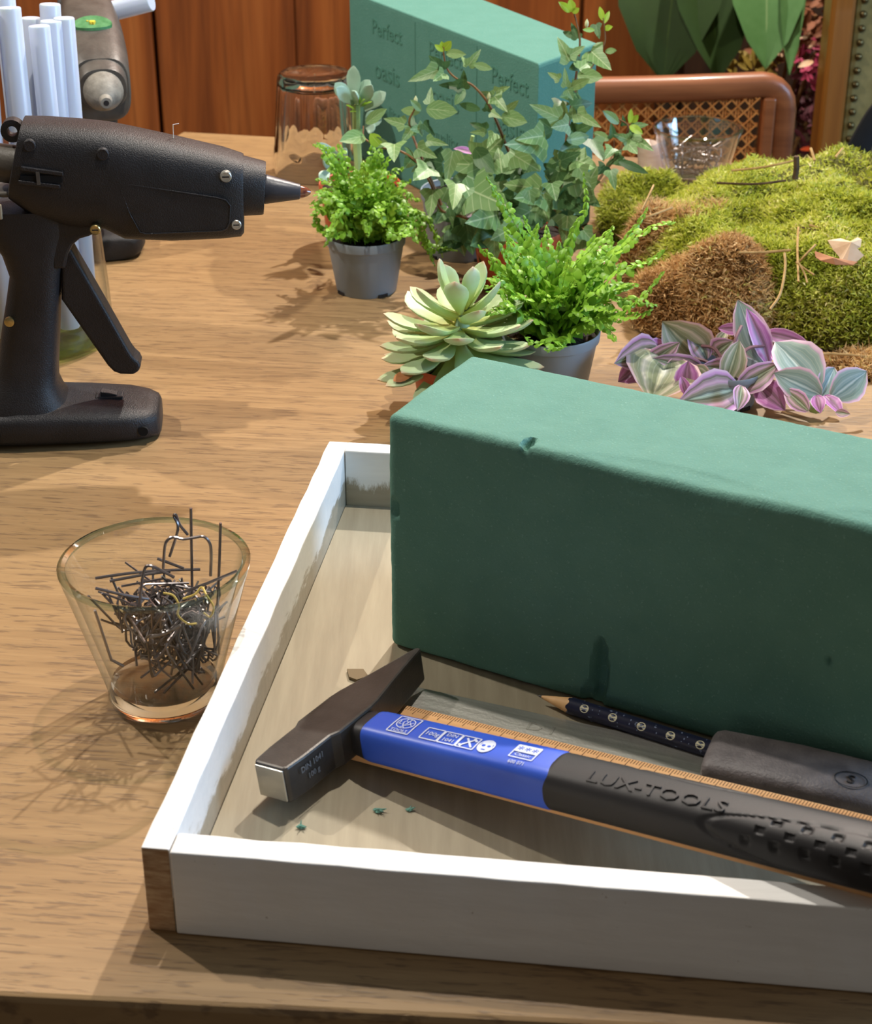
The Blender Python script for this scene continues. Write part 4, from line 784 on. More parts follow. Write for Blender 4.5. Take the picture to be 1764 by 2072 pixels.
for bx, by, tx, ty, wr, kd, Y in IL:
    L_ = math.hypot(tx - bx, ty - by); tilt = random.uniform(-.0003, .00012) * L_
    B_ = aty(bx, by, Y + random.uniform(-.004, .004)); T_ = aty(tx, ty, Y + tilt + (-.0002 * L_ if ty > by else .0001 * L_))
    leaf(IV, LENS if (kd == 1 or wr < .46) else IVO, B_, T_, rnd_n(.30, .9, .32), wr * 1.1 if wr < .46 else wr * 1.3, (IVY, IVYY, IVYD)[kd], fold=random.uniform(.05, .3), curl=random.uniform(-.1, .25))
for i in range(60):                       # the dense heart of the plant
    x, y = random.uniform(890, 1185), random.uniform(300, 500); L_ = random.uniform(45, 78); a_ = random.choice((random.uniform(.4, 2.7), random.uniform(0, 6.28))); Y = random.uniform(1.085, 1.135)
    leaf(IV, IVO, aty(x, y, Y), aty(x + L_ * math.cos(a_), y + L_ * math.sin(a_), Y - .012 * random.random()), rnd_n(.4, .8, .4), random.uniform(.75, 1.15), random.choice((IVY, IVY, IVYD)), fold=random.uniform(.05, .3), curl=random.uniform(-.1, .25))
for (x, y) in ((1187, 48), (841, 203), (989, 196)):
    p = aty(x, y, 1.12); obj('bud', MB().lathe([(.0001, -.003), (.0013, -.001), (.0012, .001), (.0001, .003)], 10, p), mat('bud', (206, 212, 160), rough=.6), IV)

# ---- ferns
def frond(t, pts, plen, pw, step, name='frond', curl=.5, m=FERN, r=.0005):
    P = spline(pts, 8); mb = MB(); mb.uv = []
    tot = [0]
    for a, b in zip(P, P[1:]): tot.append(tot[-1] + (b - a).length)
    T_ = tot[-1]; mb.tube(P, [r * (1 - .7 * d / T_) for d in tot], 4); mb.uv += [(.8, .5)] * len(mb.v)
    d = T_ * .10; k = 0
    while d < T_:
        i = max(j for j in range(len(tot)) if tot[j] <= d); i = min(i, len(P) - 2); q = P[i].lerp(P[i + 1], (d - tot[i]) / max(1e-9, tot[i + 1] - tot[i])); tg = (P[i + 1] - P[i]).normalized()
        fr = d / T_; s = math.sin(min(1, fr * 3.2 + .25) * PI / 2) * (1 - fr ** 2.2) + .12
        up = Vector((0, -.25, 1)); side = tg.cross(up).normalized(); nn = side.cross(tg).normalized()
        for sg in (-1, 1):
            L = plen * s * random.uniform(.8, 1.15); W = pw * (.45 + .55 * s) * random.uniform(.85, 1.1)
            dr = (side * sg + tg * random.uniform(.1, .5) + nn * random.uniform(-curl, curl * .7)).normalized(); n2 = (nn + side * random.uniform(-curl, curl) + tg * random.uniform(-curl, curl)).normalized(); wv = dr.cross(n2).normalized()
            b = len(mb.v); A = q + nn * .0001; dz = n2 * (L * random.uniform(-.35, .1))
            V_ = [A, A + dr * L * .35 + wv * W * .55, A + dr * L * .72 + wv * W * .5 + dz * .4, A + dr * L + wv * W * .1 + dz, A + dr * L * .75 - wv * W * .45 + dz * .4, A + dr * L * .35 - wv * W * .5, A + dr * L * .55 + n2 * W * .22]
            mb.add(V_, [(0, 1, 6), (1, 2, 6), (2, 3, 6), (3, 4, 6), (4, 5, 6), (5, 0, 6)]); mb.uv += [(.1, .1), (.8, .3), (.9, .7), (.9, 1), (.9, .7), (.8, .3), (.0, .5)]
        d += step * random.uniform(.85, 1.15) * (.6 + .4 * s)
    return obj(name, mb, m, t)
F1p = thing('potted_fern', (-.046, 1.097, 0), 'compact curly bright green fern in a grey plastic pot on the left', 'plant', 'ferns in grey plastic pots')
c1 = Vector((-.0462, 1.099, 0)); pot(F1p, c1, .0265, .0200, .0385, GREYPOT)
for i in range(78):
    a = i * 2.39996; e = .15 + 1.15 * ((i % 39) / 39) ** .8; L = random.uniform(.042, .057) * (1 if i < 52 else .6); h = Vector((math.cos(a), math.sin(a), 0)); b = c1 + h * random.uniform(.002, .016) + Vector((0, 0, .036))
    tip = b + h * L * math.cos(e) * .62 + Vector((0, 0, L * math.sin(e) * 1.16 - .003)); mid = b.lerp(tip, .55) + Vector((0, 0, L * .20 * math.cos(e) + .004)) - h * .003
    frond(F1p, [b, mid, tip], .0080, .0058, .0034, curl=1.0)
for pts in ([(660, 455, 1.09), (648, 470, 1.085), (636, 432, 1.085)], [(690, 360, 1.10), (655, 305, 1.10), (630, 290, 1.10)], [(700, 350, 1.10), (672, 310, 1.105), (640, 288, 1.11)], [(800, 440, 1.09), (845, 450, 1.085), (862, 490, 1.085), (880, 540, 1.085)], [(800, 430, 1.095), (850, 430, 1.10), (880, 470, 1.10), (895, 520, 1.10)], [(805, 455, 1.09), (850, 470, 1.09), (868, 505, 1.09), (885, 500, 1.09), (925, 508, 1.085)], [(670, 440, 1.09), (655, 425, 1.085), (628, 420, 1.08)], [(700, 470, 1.075), (672, 478, 1.07), (655, 500, 1.07)], [(780, 465, 1.075), (810, 475, 1.07), (840, 470, 1.075)]):
    frond(F1p, [aty(*q) for q in pts], .0048, .0040, .0026, curl=.8)
F2p = thing('potted_fern', (.066, .93, 0), 'arching bright green fern in a grey pot between succulent and moss', 'plant', 'ferns in grey plastic pots')
c2 = Vector((.0655, .930, 0)); pot(F2p, c2, .0285, .0215, .0390, GREYPOT)
def f2(*pts, pl=.0088, pw=.0060, st=.0040, c=.6): frond(F2p, [c2 + Vector((random.uniform(-.010, .010), random.uniform(-.008, .010), .036))] + [aty(*q) for q in pts], pl, pw, st, curl=c)
f2((1090, 560, .94), (1045, 460, .945), (1010, 400, .95), (985, 360, .95)); f2((1130, 590, .94), (1155, 480, .95), (1185, 420, .955), (1180, 350, .96), pl=.0042, st=.0046)
f2((1180, 580, .92), (1260, 500, .92), (1320, 460, .92), (1366, 450, .92)); f2((1190, 600, .91), (1260, 545, .90), (1310, 530, .90), (1345, 505, .90)); f2((1200, 640, .91), (1260, 630, .90), (1300, 600, .89), (1345, 548, .89), pl=.0055)
f2((1190, 650, .905), (1240, 640, .90), (1290, 640, .89), (1320, 625, .89)); f2((1190, 655, .91), (1230, 665, .90), (1245, 690, .89)); f2((1090, 640, .92), (1060, 610, .915), (1025, 580, .91), (1000, 560, .91)); f2((1095, 650, .91), (1065, 640, .905), (1030, 615, .90), (1012, 590, .90))
f2((1080, 560, .93), (1040, 500, .935), (1020, 460, .94)); f2((1070, 580, .92), (1030, 530, .92), (1008, 490, .92)); f2((1110, 560, .935), (1075, 480, .94), (1060, 440, .94)); f2((1100, 570, .925), (1070, 520, .925), (1090, 450, .93)); f2((1150, 560, .925), (1200, 500, .925), (1235, 465, .93)); f2((1160, 580, .92), (1215, 530, .92), (1255, 520, .92)); f2((1140, 570, .93), (1190, 520, .935), (1225, 490, .94), (1240, 460, .945))
f2((1210, 560, .93), (1270, 480, .94), (1300, 440, .945), (1310, 420, .95), pl=.005); f2((1190, 610, .915), (1240, 590, .91), (1280, 580, .90)); f2((1120, 690, .89), (1085, 695, .885), (1060, 680, .885)); f2((1130, 700, .89), (1105, 710, .88), (1145, 702, .878), pl=.004)
for i in range(52):
    a = i * 2.39996; e = random.uniform(.25, 1.25); L = random.uniform(.040, .066); h = Vector((math.cos(a), math.sin(a) * .8, 0)); b = c2 + h * .008 + Vector((0, 0, .036)); tip = b + h * L * math.cos(e) * .85 + Vector((0, 0, L * math.sin(e))); mid = b.lerp(tip, .5) + Vector((0, 0, .012 * math.cos(e)))
    frond(F2p, [b, mid, tip], .0086, .0060, .0040, curl=.65)

# ---- echeveria
EC = thing('echeveria', (.0105, .902, 0), 'pale green rosette succulent with pointed leaves in a terracotta pot behind the foam brick', 'plant')
ce = Vector((.0105, .902, 0)); pot(EC, ce, .0245, .0195, .0310, TERRA)
obj('stem', MB().tube([ce + Vector((0, 0, .026)), ce + Vector((.004, .001, .048)), ce + Vector((.0055, .002, .062))], [.0058, .0048, .0030], 10), SUCC, EC)
def fleshy(t, B, tip, nrm, wd, th, m, name='leaf', droop=0, prof=None):
    B, tip = Vector(B), Vector(tip); d = tip - B; L = d.length; Y = d / L; Z = Vector(nrm); Z = (Z - Y * Z.dot(Y)).normalized(); X = Y.cross(Z); rings = []; uv = []
    prof = prof or [(0, .34, .9), (.15, .42, 1), (.35, .66, 1), (.55, .92, .95), (.72, 1.0, .85), (.84, .86, .7), (.93, .48, .5), (.975, .16, .3), (1.0, .03, .1)]
    for y, w_, h_ in prof:
        c = B + Y * (y * L) + Z * (droop * L * (y * y - y) * 1.0); n = 12; ring = []
        for k in range(n):
            a = 2 * PI * k / n; x, z = math.cos(a), math.sin(a); z = z * (.32 if z > 0 else 1.0) + .35 * x * x   # flat keeled top, round underside
            ring.append(c + X * (x * wd * w_ * .5) + Z * (z * th * h_ * .6)); uv.append((x, y))
        rings.append(ring)
    mb = MB().loft(rings); mb.uv = uv; return obj(name, mb, m, t)
N_ = 50
for i in range(N_):
    f = i / (N_ - 1); a = i * 2.39996 + .9
    if i < 40:
        g = i / 39; e = R(-20 + 40 * g ** 1.3); z0 = .034 + .018 * g; L = .046 - .009 * g; r0 = .004
    else:
        g = (i - 40) / 9; e = R(26 + 50 * g); z0 = .0555 + .007 * g; L = .032 - .004 * g; r0 = .0015
    e += R(random.uniform(-5, 5)); h = Vector((math.cos(a), math.sin(a), 0)); top = Vector((.0045, .0015, 0)) * min(1, max(0, (z0 - .03) / .04))
    B = ce + top + h * r0 + Vector((0, 0, z0)); dr = h * math.cos(e) + Vector((0, 0, math.sin(e))); L *= random.uniform(.92, 1.06)
    fleshy(EC, B, B + dr * L, h * -math.sin(e) + Vector((0, 0, math.cos(e))), (.0165 if i < 40 else .0135) * random.uniform(.9, 1.08), .0050, ECH, droop=.28)
fleshy(EC, ce + Vector((-.018, -.012, .032)), ce + Vector((-.034, -.020, .027)), (0, -.3, 1), .008, .002, mat('dry_leaf_tip', (170, 104, 56), (190, 130, 80), scale=200), name='withered_leaf')

# ---- tall pale succulent in the terracotta pot at the back left
SU = thing('stalk_succulent', (-.052, 1.20, 0), 'pale stalk succulent in a terracotta pot behind the left fern', 'plant')
cs = Vector((-.0535, 1.190, 0)); pot(SU, cs, .0290, .0235, .0450, TERRA)
obj('stem', MB().tube(spline([cs + Vector((0, -.002, .044)), aty(722, 290, 1.195), aty(721, 240, 1.19), aty(720, 212, 1.19)], 4), .0028, 8), STEMG, SU)
for bx, by, tx, ty, wd, dz in ((718, 208, 715, 133, .0105, .0), (724, 205, 748, 162, .0095, -.004), (712, 208, 678, 168, .010, -.003), (716, 210, 680, 178, .010, -.010), (720, 210, 718, 185, .008, -.012), (738, 222, 780, 187, .0095, -.006), (742, 262, 765, 225, .0120, .004), (728, 214, 752, 172, .009, -.010), (742, 258, 758, 262, .008, -.004), (690, 318, 640, 290, .006, -.01), (690, 330, 700, 300, .007, -.008), (665, 345, 648, 365, .008, -.012), (668, 340, 655, 322, .008, -.012)):
    fleshy(SU, aty(bx, by, 1.19), aty(tx, ty, 1.19 + dz), (random.uniform(-.3, .3), -.8, .5), wd, .0038, SUCC, prof=[(0, .3, .8), (.25, .62, 1), (.5, .95, 1), (.7, 1, .9), (.86, .74, .7), (.96, .32, .4), (1, .05, .1)])
for bx, by, tx, ty in ((728, 212, 738, 200), (730, 214, 745, 208), (726, 212, 728, 196), (732, 218, 752, 205), (718, 222, 700, 212), (722, 226, 708, 226)):
    leaf(SU, LENS, aty(bx, by, 1.185), aty(tx, ty, 1.18), rnd_n(), .4, IVYY)

# ---- small plant in the shaded grey pot behind (pink-edged leaves)
DP = thing('small_potted_plant', (.018, 1.165, 0), 'small pink-edged plant in a shaded grey pot behind the ivy', 'plant')
cd_ = Vector((.0170, 1.172, 0)); pot(DP, cd_, .0280, .0225, .046, GREYPOT)
obj('stem', MB().tube(spline([cd_ + Vector((0, 0, .04)), cd_ + Vector((.004, -.004, .06)), cd_ + Vector((.008, -.006, .085))], 4), .0014, 6), STEMG, DP)
for bx, by, tx, ty, wr in ((960, 310, 918, 300, .4), (1040, 330, 1060, 328, .3), (1045, 345, 1030, 320, .4), (985, 360, 945, 352, .35), (1010, 395, 980, 372, .5), (950, 450, 935, 470, .5), (970, 420, 940, 440, .5), (990, 345, 1000, 310, .5), (930, 430, 900, 420, .5)):
    leaf(DP, LENS, aty(bx, by, 1.145), aty(tx, ty, 1.14), rnd_n(), wr, random.choice((TR2, TR4)), fold=.3)

# ---- tradescantia
TD = thing('tradescantia', (.165, .905, 0), 'striped pink and olive tradescantia in a low pot behind the foam brick', 'plant')
ct = Vector((.166, .915, 0)); pot(TD, ct, .0200, .0160, .0215, GREYPOT, lip=.004)
PSTEM = mat('purple_stem', (120, 84, 96), (150, 110, 110), rough=.5, scale=80)
for a_ in ((1340, 735, .93), (1420, 700, .93), (1500, 660, .93), (1545, 700, .93), (1400, 790, .89)):
    obj('stem', MB().tube(spline([ct + Vector((0, 0, .018)), (ct + Vector((0, 0, .018))).lerp(aty(*a_), .5) + Vector((0, 0, .006)), aty(*a_)], 4), .0010, 6), PSTEM, TD)
TL = [(1432, 738, 1340, 650, .62, 0, .935, .93), (1430, 728, 1396, 668, .7, 1, .93, .935), (1445, 718, 1482, 690, .9, 1, .925, .92), (1330, 702, 1246, 735, .5, 1, .925, .90), (1300, 735, 1252, 772, .6, 3, .915, .90), (1305, 738, 1374, 694, .42, 1, .92, .915), (1352, 722, 1318, 806, .95, 0, .92, .885), (1425, 752, 1322, 726, .34, 1, .92, .91),
      (1548, 738, 1492, 606, .42, 2, .93, .945), (1556, 738, 1512, 622, .30, 3, .926, .938), (1468, 775, 1497, 688, .52, 0, .905, .915), (1502, 668, 1452, 664, .42, 3, .94, .94), (1545, 672, 1636, 694, .30, 3, .935, .925), (1488, 792, 1578, 734, .44, 1, .90, .905), (1492, 788, 1378, 812, .52, 1, .90, .875), (1388, 790, 1392, 730, .7, 3, .895, .90), (1482, 748, 1420, 742, .48, 1, .915, .905),
      (1530, 775, 1588, 828, .62, 3, .905, .89), (1388, 800, 1378, 760, .5, 3, .885, .89), (1500, 780, 1494, 828, .5, 1, .89, .875), (1476, 738, 1496, 690, .5, 3, .92, .925), (1450, 700, 1470, 668, .5, 0, .94, .945), (1555, 690, 1590, 668, .5, 0, .94, .945), (1400, 745, 1440, 770, .5, 0, .91, .895), (1560, 715, 1600, 735, .45, 3, .925, .915), (1345, 700, 1300, 705, .5, 3, .93, .92), (1540, 660, 1508, 640, .5, 3, .945, .945)]
TMt = (TR1, TR2, TR3, TR4)
def tleaf(t, q): 
    bx, by, tx, ty, wr, kd, y0, y1 = q; return leaf(t, LENS, aty(bx, by, y0), aty(tx, ty, y1), rnd_n(.4, .85, .3), wr * 1.22, TMt[kd], fold=random.uniform(.25, .5), curl=random.uniform(.05, .3), sub=5, wave=.02)
for q in TL: tleaf(TD, q)
TC_ = thing('tradescantia_cutting', at(1660, 830), 'blue-grey and pink tradescantia cutting lying on the table beside the moss', 'plant')
z_ = lambda x, y, z: tuple(at(x, y, z))
obj('stem', MB().tube(spline([at(1590, 790, .010), at(1620, 808, .008), at(1650, 826, .006), at(1668, 812, .010)], 5), [.0022 + .0011 * (1 if 8 < i < 13 else 0) for i in range(16)], 8), STEMG, TC_)
for q in [(1655, 790, 1568, 688, .58, 2, .895, .925), (1662, 800, 1566, 754, .56, 2, .888, .895), (1658, 806, 1690, 742, .62, 2, .895, .91), (1680, 806, 1756, 750, .62, 2, .885, .895), (1668, 800, 1704, 838, .45, 3, .885, .872), (1690, 834, 1720, 838, .5, 1, .872, .868), (1636, 832, 1586, 786, .5, 1, .878, .89), (1652, 800, 1660, 835, .6, 3, .882, .872)]: tleaf(TC_, q)

# ------------------------------------------------------------------ moss
MOSSG = attr_ramp('moss_green', [(0, (116, 124, 34)), (.3, (168, 178, 56)), (.6, (208, 214, 92)), (.85, (228, 226, 138)), (1, (230, 214, 164))], .5, .45)
MOSSB = attr_ramp('moss_brown', [(0, (140, 102, 58)), (.35, (202, 162, 106)), (.7, (230, 198, 146)), (1, (206, 208, 116))], .7, .4)
PEATG = mat('moss_core_green', (58, 58, 22), (98, 96, 40), rough=.95, scale=90, bump=1, bscale=250, bdist=.003); PEATB = mat('moss_core_brown', (92, 66, 38), (136, 102, 62), rough=.95, scale=90, bump=1, bscale=250, bdist=.003)
from mathutils import noise as mnoise
def moss(name, label, cx, cy, rx, ry, h, n, m, z0=0.0, ln=(.007, .013), flat=4, rot=0, lump=.012, wdt=.0011, seed=0):
    t = thing(name, (cx, cy, z0), label, 'moss', 'moss clumps on the table'); cr_, sr_ = math.cos(rot), math.sin(rot)
    def surf(u, a):                       # u 0..1 from top centre to the outline, a angle
        wob = 1 + .16 * mnoise.noise(Vector((math.cos(a) * 1.4, math.sin(a) * 1.4, seed)))
        lx, ly = rx * u * wob * math.cos(a), ry * u * wob * math.sin(a); x, y = cx + lx * cr_ - ly * sr_, cy + lx * sr_ + ly * cr_
        zz = h * max(0, 1 - u ** flat) ** .55; zz += lump * mnoise.noise(Vector((x * 22, y * 22, seed + 3.1))) * (1 - u ** 4) + lump * .45 * mnoise.noise(Vector((x * 60, y * 60, seed))) * (1 - u ** 4)
        return Vector((x, y, z0 + max(.0015, zz)))
    NU, NA_ = 26, 72; mb = MB(); mb.loft([[surf(max(.01, (i / NU)), 2 * PI * k / NA_) for k in range(NA_)] for i in range(NU + 1)], cap=False); mb.f.append(tuple(range(NU * NA_, (NU + 1) * NA_))[::-1]); mb.f.append(tuple(range(NA_)))
    obj('moss_core', mb, PEATG if m is MOSSG else PEATB, t)
    V = np.zeros((n * 5, 3)); C_ = np.zeros(n * 5)
    for i in range(n):
        u = random.random() ** .5 if random.random() < .72 else random.uniform(.80, 1.0); a = random.uniform(0, 2 * PI)
        if math.sin(a + rot) > .55 and random.random() < .6: a = -a
        p = surf(u, a); e1 = surf(min(1, u + .02), a) - surf(max(.0, u - .02), a); e2 = surf(u, a + .03) - surf(u, a - .03); nn = e1.cross(e2); nn = nn.normalized() if nn.length > 1e-12 else Vector((0, 0, 1))
        if nn.z < 0: nn = -nn
        L = random.uniform(*ln); d = (nn * random.uniform(.05, .7) + Vector((random.gauss(0, .8), random.gauss(0, .8), random.gauss(.1, .5)))).normalized(); b = (d + Vector((random.gauss(0, .9), random.gauss(0, .9), random.gauss(-.1, .7)))).normalized()
        w_ = d.cross(Vector((random.gauss(0, 1), random.gauss(0, 1), random.gauss(0, 1)))).normalized() * (wdt * random.uniform(.5, 1.2) * .5); q = p + d * L * .5; r_ = q + b * L * .5
        if q.z < .0006: q.z = .0008
        if r_.z < .0006: r_.z = .0010
        V[i * 5:i * 5 + 5] = [p - w_ * .7, p + w_ * .7, q + w_, q - w_, r_]
        C_[i * 5:i * 5 + 5] = min(1, max(0, random.gauss(.5, .2) + .45 * mnoise.noise(p * 26)))
    idx = np.arange(n) * 5; loops = np.stack([idx, idx + 1, idx + 2, idx + 3, idx + 3, idx + 2, idx + 4], 1).ravel().astype(np.int32)
    me = bpy.data.meshes.new('moss_strands'); me.vertices.add(n * 5); V -= np.array([cx, cy, z0]); me.vertices.foreach_set('co', V.ravel()); me.loops.add(n * 7); me.loops.foreach_set('vertex_index', loops)
    me.polygons.add(n * 2); st = np.stack([np.arange(n) * 7, np.arange(n) * 7 + 4], 1).ravel().astype(np.int32); me.polygons.foreach_set('loop_start', st); me.update(calc_edges=True)
    at_ = me.attributes.new('rnd', 'FLOAT', 'POINT'); at_.data.foreach_set('value', C_.astype(np.float32)); me.materials.append(m); me.validate()
    o = bpy.data.objects.new('moss_strands', me); COL.objects.link(o); o.parent = t; o['kind'] = 'stuff'; return t
moss('moss_cushion', 'large yellow-green moss cushion covering the right side of the table', .285, 1.120, .150, .140, .058, 95000, MOSSG, flat=6, seed=1, rot=-.12, ln=(.003, .0075), wdt=.0012, lump=.020)
moss('moss_cushion', 'rounded brown moss clump right behind the pink striped leaves', .1800, 1.030, .036, .040, .047, 11000, MOSSB, flat=3, ln=(.004, .009), lump=.026, seed=5, wdt=.0011)
moss('moss_cushion', 'straw-coloured moss patch with loose straws at the upper left of the green cushion', .1680, 1.112, .044, .034, .056, 9000, MOSSB, flat=3, ln=(.005, .012), lump=.022, seed=17, wdt=.0010)
moss('moss_cushion', 'low brown moss lump beside the right fern, leftmost of the brown pieces', .1450, 1.038, .022, .030, .032, 5000, MOSSB, flat=3, ln=(.004, .009), lump=.018, seed=23, wdt=.0010)
moss('moss_cushion', 'low shaded strip of brown moss lying in front of the green cushion', .288, .962, .060, .022, .012, 3600, MOSSB, flat=3, ln=(.004, .009), lump=.006, seed=9)
moss('moss_cushion', 'small loose green moss tuft between ivy and the far wire glass', .152, 1.225, .034, .040, .034, 8000, MOSSG, flat=4, seed=12, ln=(.004, .009))
# dry things lying on the moss
TWIG = mat('dry_twig', (150, 116, 66), (188, 154, 100), rough=.7, scale=200); TWIGD = mat('dark_twig', (60, 44, 30), (92, 68, 46), rough=.8, scale=200)
def twig(pts, r, label, m=TWIG, name='twig'): 
    P = [aty(*q) for q in pts]; c = P[0].copy(); mb = MB().tube([p - c for p in (spline(P, 4) if len(P) > 2 else P)], r, 5); o = obj(name, mb, m); o.location = c; tag(o, label, 'twig', 'twigs and needles on the moss')
twig([(1495, 511, 1.005), (1550, 510, 1.005), (1600, 506, 1.005)], .0008, 'straight tan twig lying level on the moss, left of the dry leaf')
twig([(1587, 512, 1.00), (1588, 545, .99), (1578, 595, .975), (1558, 626, .965)], .0008, 'curved tan twig hanging down the front of the moss')
twig([(1637, 455, 1.05), (1690, 470, 1.045), (1742, 463, 1.045)], .0008, 'curved tan needle above the dry leaf')
twig([(1622, 460, 1.05), (1680, 468, 1.045), (1730, 450, 1.05)], .0006, 'crossing needle above the dry leaf', TWIGD)
twig([(1612, 535, 1.0), (1630, 515, 1.0), (1650, 495, 1.005)], .0007, 'tan needle slanting up to the left edge of the dry leaf'); twig([(1610, 530, .995), (1630, 545, .99), (1647, 556, .985)], .0006, 'tan needle slanting down below the dry leaf'); twig([(1616, 532, .99), (1628, 555, .985), (1633, 572, .98)], .0006, 'tan needle pointing down beside the crossing needles')
twig([(1615, 460, 1.04), (1613, 500, 1.01), (1615, 570, .98)], .0007, 'upright thin stalk in front of the moss left of the dry leaf')
twig([(1685, 415, 1.10), (1675, 440, 1.08), (1662, 460, 1.07)], .0010, 'tan chaff spike standing in the moss behind the needles')
twig([(1608, 362, 1.13), (1611, 340, 1.13), (1611, 316, 1.13)], .0020, 'short dark broken twig standing upright on the moss ridge', TWIGD)
twig([(1480, 345, 1.15), (1545, 338, 1.14), (1605, 325, 1.14)], .0008, 'long tan stem lying along the moss ridge'); twig([(1640, 300, 1.16), (1648, 325, 1.15)], .0010, 'thin pale spike standing on the moss ridge'); twig([(1450, 370, 1.12), (1530, 372, 1.11), (1590, 365, 1.11)], .0008, 'grey stem lying below the moss ridge', TWIGD)
twig([(1640, 717, .955), (1690, 716, .955), (1762, 722, .955)], .0008, 'long tan stem lying on the low brown moss strip'); twig([(1705, 300, 1.17), (1690, 318, 1.16)], .0008, 'short bent stem at the right moss ridge'); twig([(1290, 445, 1.02), (1320, 435, 1.02), (1360, 420, 1.03)], .0007, 'tan straw crossing the brown moss top'); twig([(1298, 425, 1.03), (1315, 390, 1.04), (1322, 375, 1.05)], .0007, 'tan straw slanting up behind the brown moss')
DRY = mat('dry_leaf', (206, 172, 138), (224, 198, 170), rough=.8, scale=60, bump=.4, bscale=300); DRY2 = mat('brown_dry_leaf', (150, 98, 66), (186, 130, 92), rough=.7, scale=60)
def sheet(t, poly, Y, m, name, bend=.006):
    P = [aty(x, y, Y + dz) for x, y, dz in poly]; c = sum(P, Vector()) / len(P); c = c + Vector((0, -.004, bend)); mb = MB(); mb.add(P + [c], [(i, (i + 1) % len(P), len(P)) for i in range(len(P))]); o = obj(name, mb, m, t, smooth=False)
    s = o.modifiers.new('thickness', 'SOLIDIFY'); s.thickness = .0006
DLf = thing('dry_leaf', aty(1690, 510, 1.0), 'curled pale brown dry leaf lying on the moss cushion', 'leaf')
sheet(DLf, [(1674, 486, .01), (1700, 482, .012), (1720, 488, .012), (1735, 480, .012), (1743, 484, .01), (1741, 500, .005), (1730, 505, .003), (1748, 517, -.002), (1735, 528, -.004), (1712, 536, -.006), (1700, 534, -.005), (1698, 520, 0), (1685, 505, .004)], 1.0, DRY, 'upper_fold')
sheet(DLf, [(1648, 508, .004), (1660, 512, .004), (1690, 522, 0), (1735, 530, -.003), (1725, 536, -.006), (1690, 536, -.007), (1660, 527, -.004), (1650, 520, 0)], .995, DRY2, 'lower_fold', .002)
BC = thing('birch_bark_roll', (.1655, 1.318, 0), 'pinkish white birch bark roll standing left of the far wire glass', 'bark')
bt, bb_ = aty(1308, 288, 1.322), Vector((.170, 1.318, 0)); bd = (bt - bb_)
obj('bark', MB().loft([sring(bb_ + bd * f + Vector((.0005 * math.sin(f * 9), 0, 0)), (1, 0, 0), (0, 1, 0), .0105 * (1.05 - .3 * f), .009, 18, 2.2) for f in (0, .2, .45, .7, .9, 1)]), mat('birch_bark', (214, 176, 160), (232, 206, 192), rough=.6, scale=60, stretch=(1, 1, 4), bump=.4, bscale=200), BC)
sc_ = obj('orange_flake', MB().extrude([at(1213, 372, .012), at(1228, 355, .018), at(1240, 366, .014), at(1232, 378, .010), at(1218, 380, .009)], (0, 0, 0), (0, 0, .0012)), mat('orange_flake', (222, 160, 104), (236, 184, 130), scale=60), smooth=False); tag(sc_, 'small orange bark flake between ivy and moss', 'bark')

# ------------------------------------------------------------------ cane-back chair behind the table
CHW = mat('brown_lacquered_wood', (112, 62, 34), (146, 88, 52), rough=.42, scale=4, stretch=(2, 20, 20), coat=.12, spec=.4); CANE = mat('cane', (176, 106, 48), (206, 138, 72), rough=.5, scale=120)
CC = thing('cane_chair', (.10, 1.53, -.75), 'brown wooden chair with woven cane back pushed up to the far table edge', 'chair')
Yc = 1.505; xl, xr = -.115, .3150; zt = .0445
fp, rC = [], .021; xm0, xm1, zm = xl + .010, xr - .0115, zt - .0110
fp += [(xm0, -.75), (xm0, -.35), (xm0, -.10), (xm0, zm - rC)] + [(xm0 + rC - rC * math.cos(t), zm - rC + rC * math.sin(t)) for t in (.3, .6, .9, 1.2)] + [(xm0 + rC + (xm1 - xm0 - 2 * rC) * i / 12, zm - .003 * math.sin(i / 12 * PI)) for i in range(13)]
fp += [(xm1 - rC + rC * math.sin(t), zm - rC + rC * math.cos(t)) for t in (.3, .6, .9, 1.2)] + [(xm1, zm - rC), (xm1, -.10), (xm1, -.35), (xm1, -.75)]
rg = []
for i, (x, z) in enumerate(fp):
    a_, b_ = fp[max(0, i - 1)], fp[min(len(fp) - 1, i + 1)]; tg = Vector((b_[0] - a_[0], 0, b_[1] - a_[1])).normalized(); nv = Vector((-tg.z, 0, tg.x))
    rg.append(sring((x, Yc + .010 * ((x - .1) / .215) ** 2, z), (0, 1, 0), nv, .0105, .0112, 20, 2.6))
obj('back_frame', MB().loft(rg), CHW, CC)
for sx in (xl + .007, xr - .0105):
    obj('front_leg', MB().loft([sring((sx, Yc - .40, z), (1, 0, 0), (0, 1, 0), .015, .015, 16, 2.8) for z in (-.325, -.75)]), CHW, CC)
    sx2 = xl + .0205 if sx < .1 else xr - .031
    obj('back_stile', MB().box((sx2, Yc - .004, -.30), (sx2 + .011, Yc + .014, zt - .020)), CHW, CC, smooth=False, bevel=.002)
obj('lower_rail', MB().box((xl + .018, Yc - .006, -.30), (xr - .022, Yc + .012, -.27)), CHW, CC, smooth=False, bevel=.002)
obj('seat', MB().box((xl - .005, Yc - .41, -.325), (xr + .005, Yc - .012, -.29)), CHW, CC, smooth=False, bevel=.006)
cn = MB(); x0c, x1c, z0c, z1c = xl + .030, xr - .034, -.268, zt - .018; stp = .0112
def rib(a, b, y, w_=.0008): 
    a, b = Vector((a[0], y, a[1])), Vector((b[0], y, b[1])); cn.tube([a, b], w_, 4)
x = x0c
while x < x1c:
    rib((x - .0011, z0c), (x - .0011, z1c), Yc + .001); rib((x + .0011, z0c), (x + .0011, z1c), Yc + .001); x += stp
z = z1c - .004
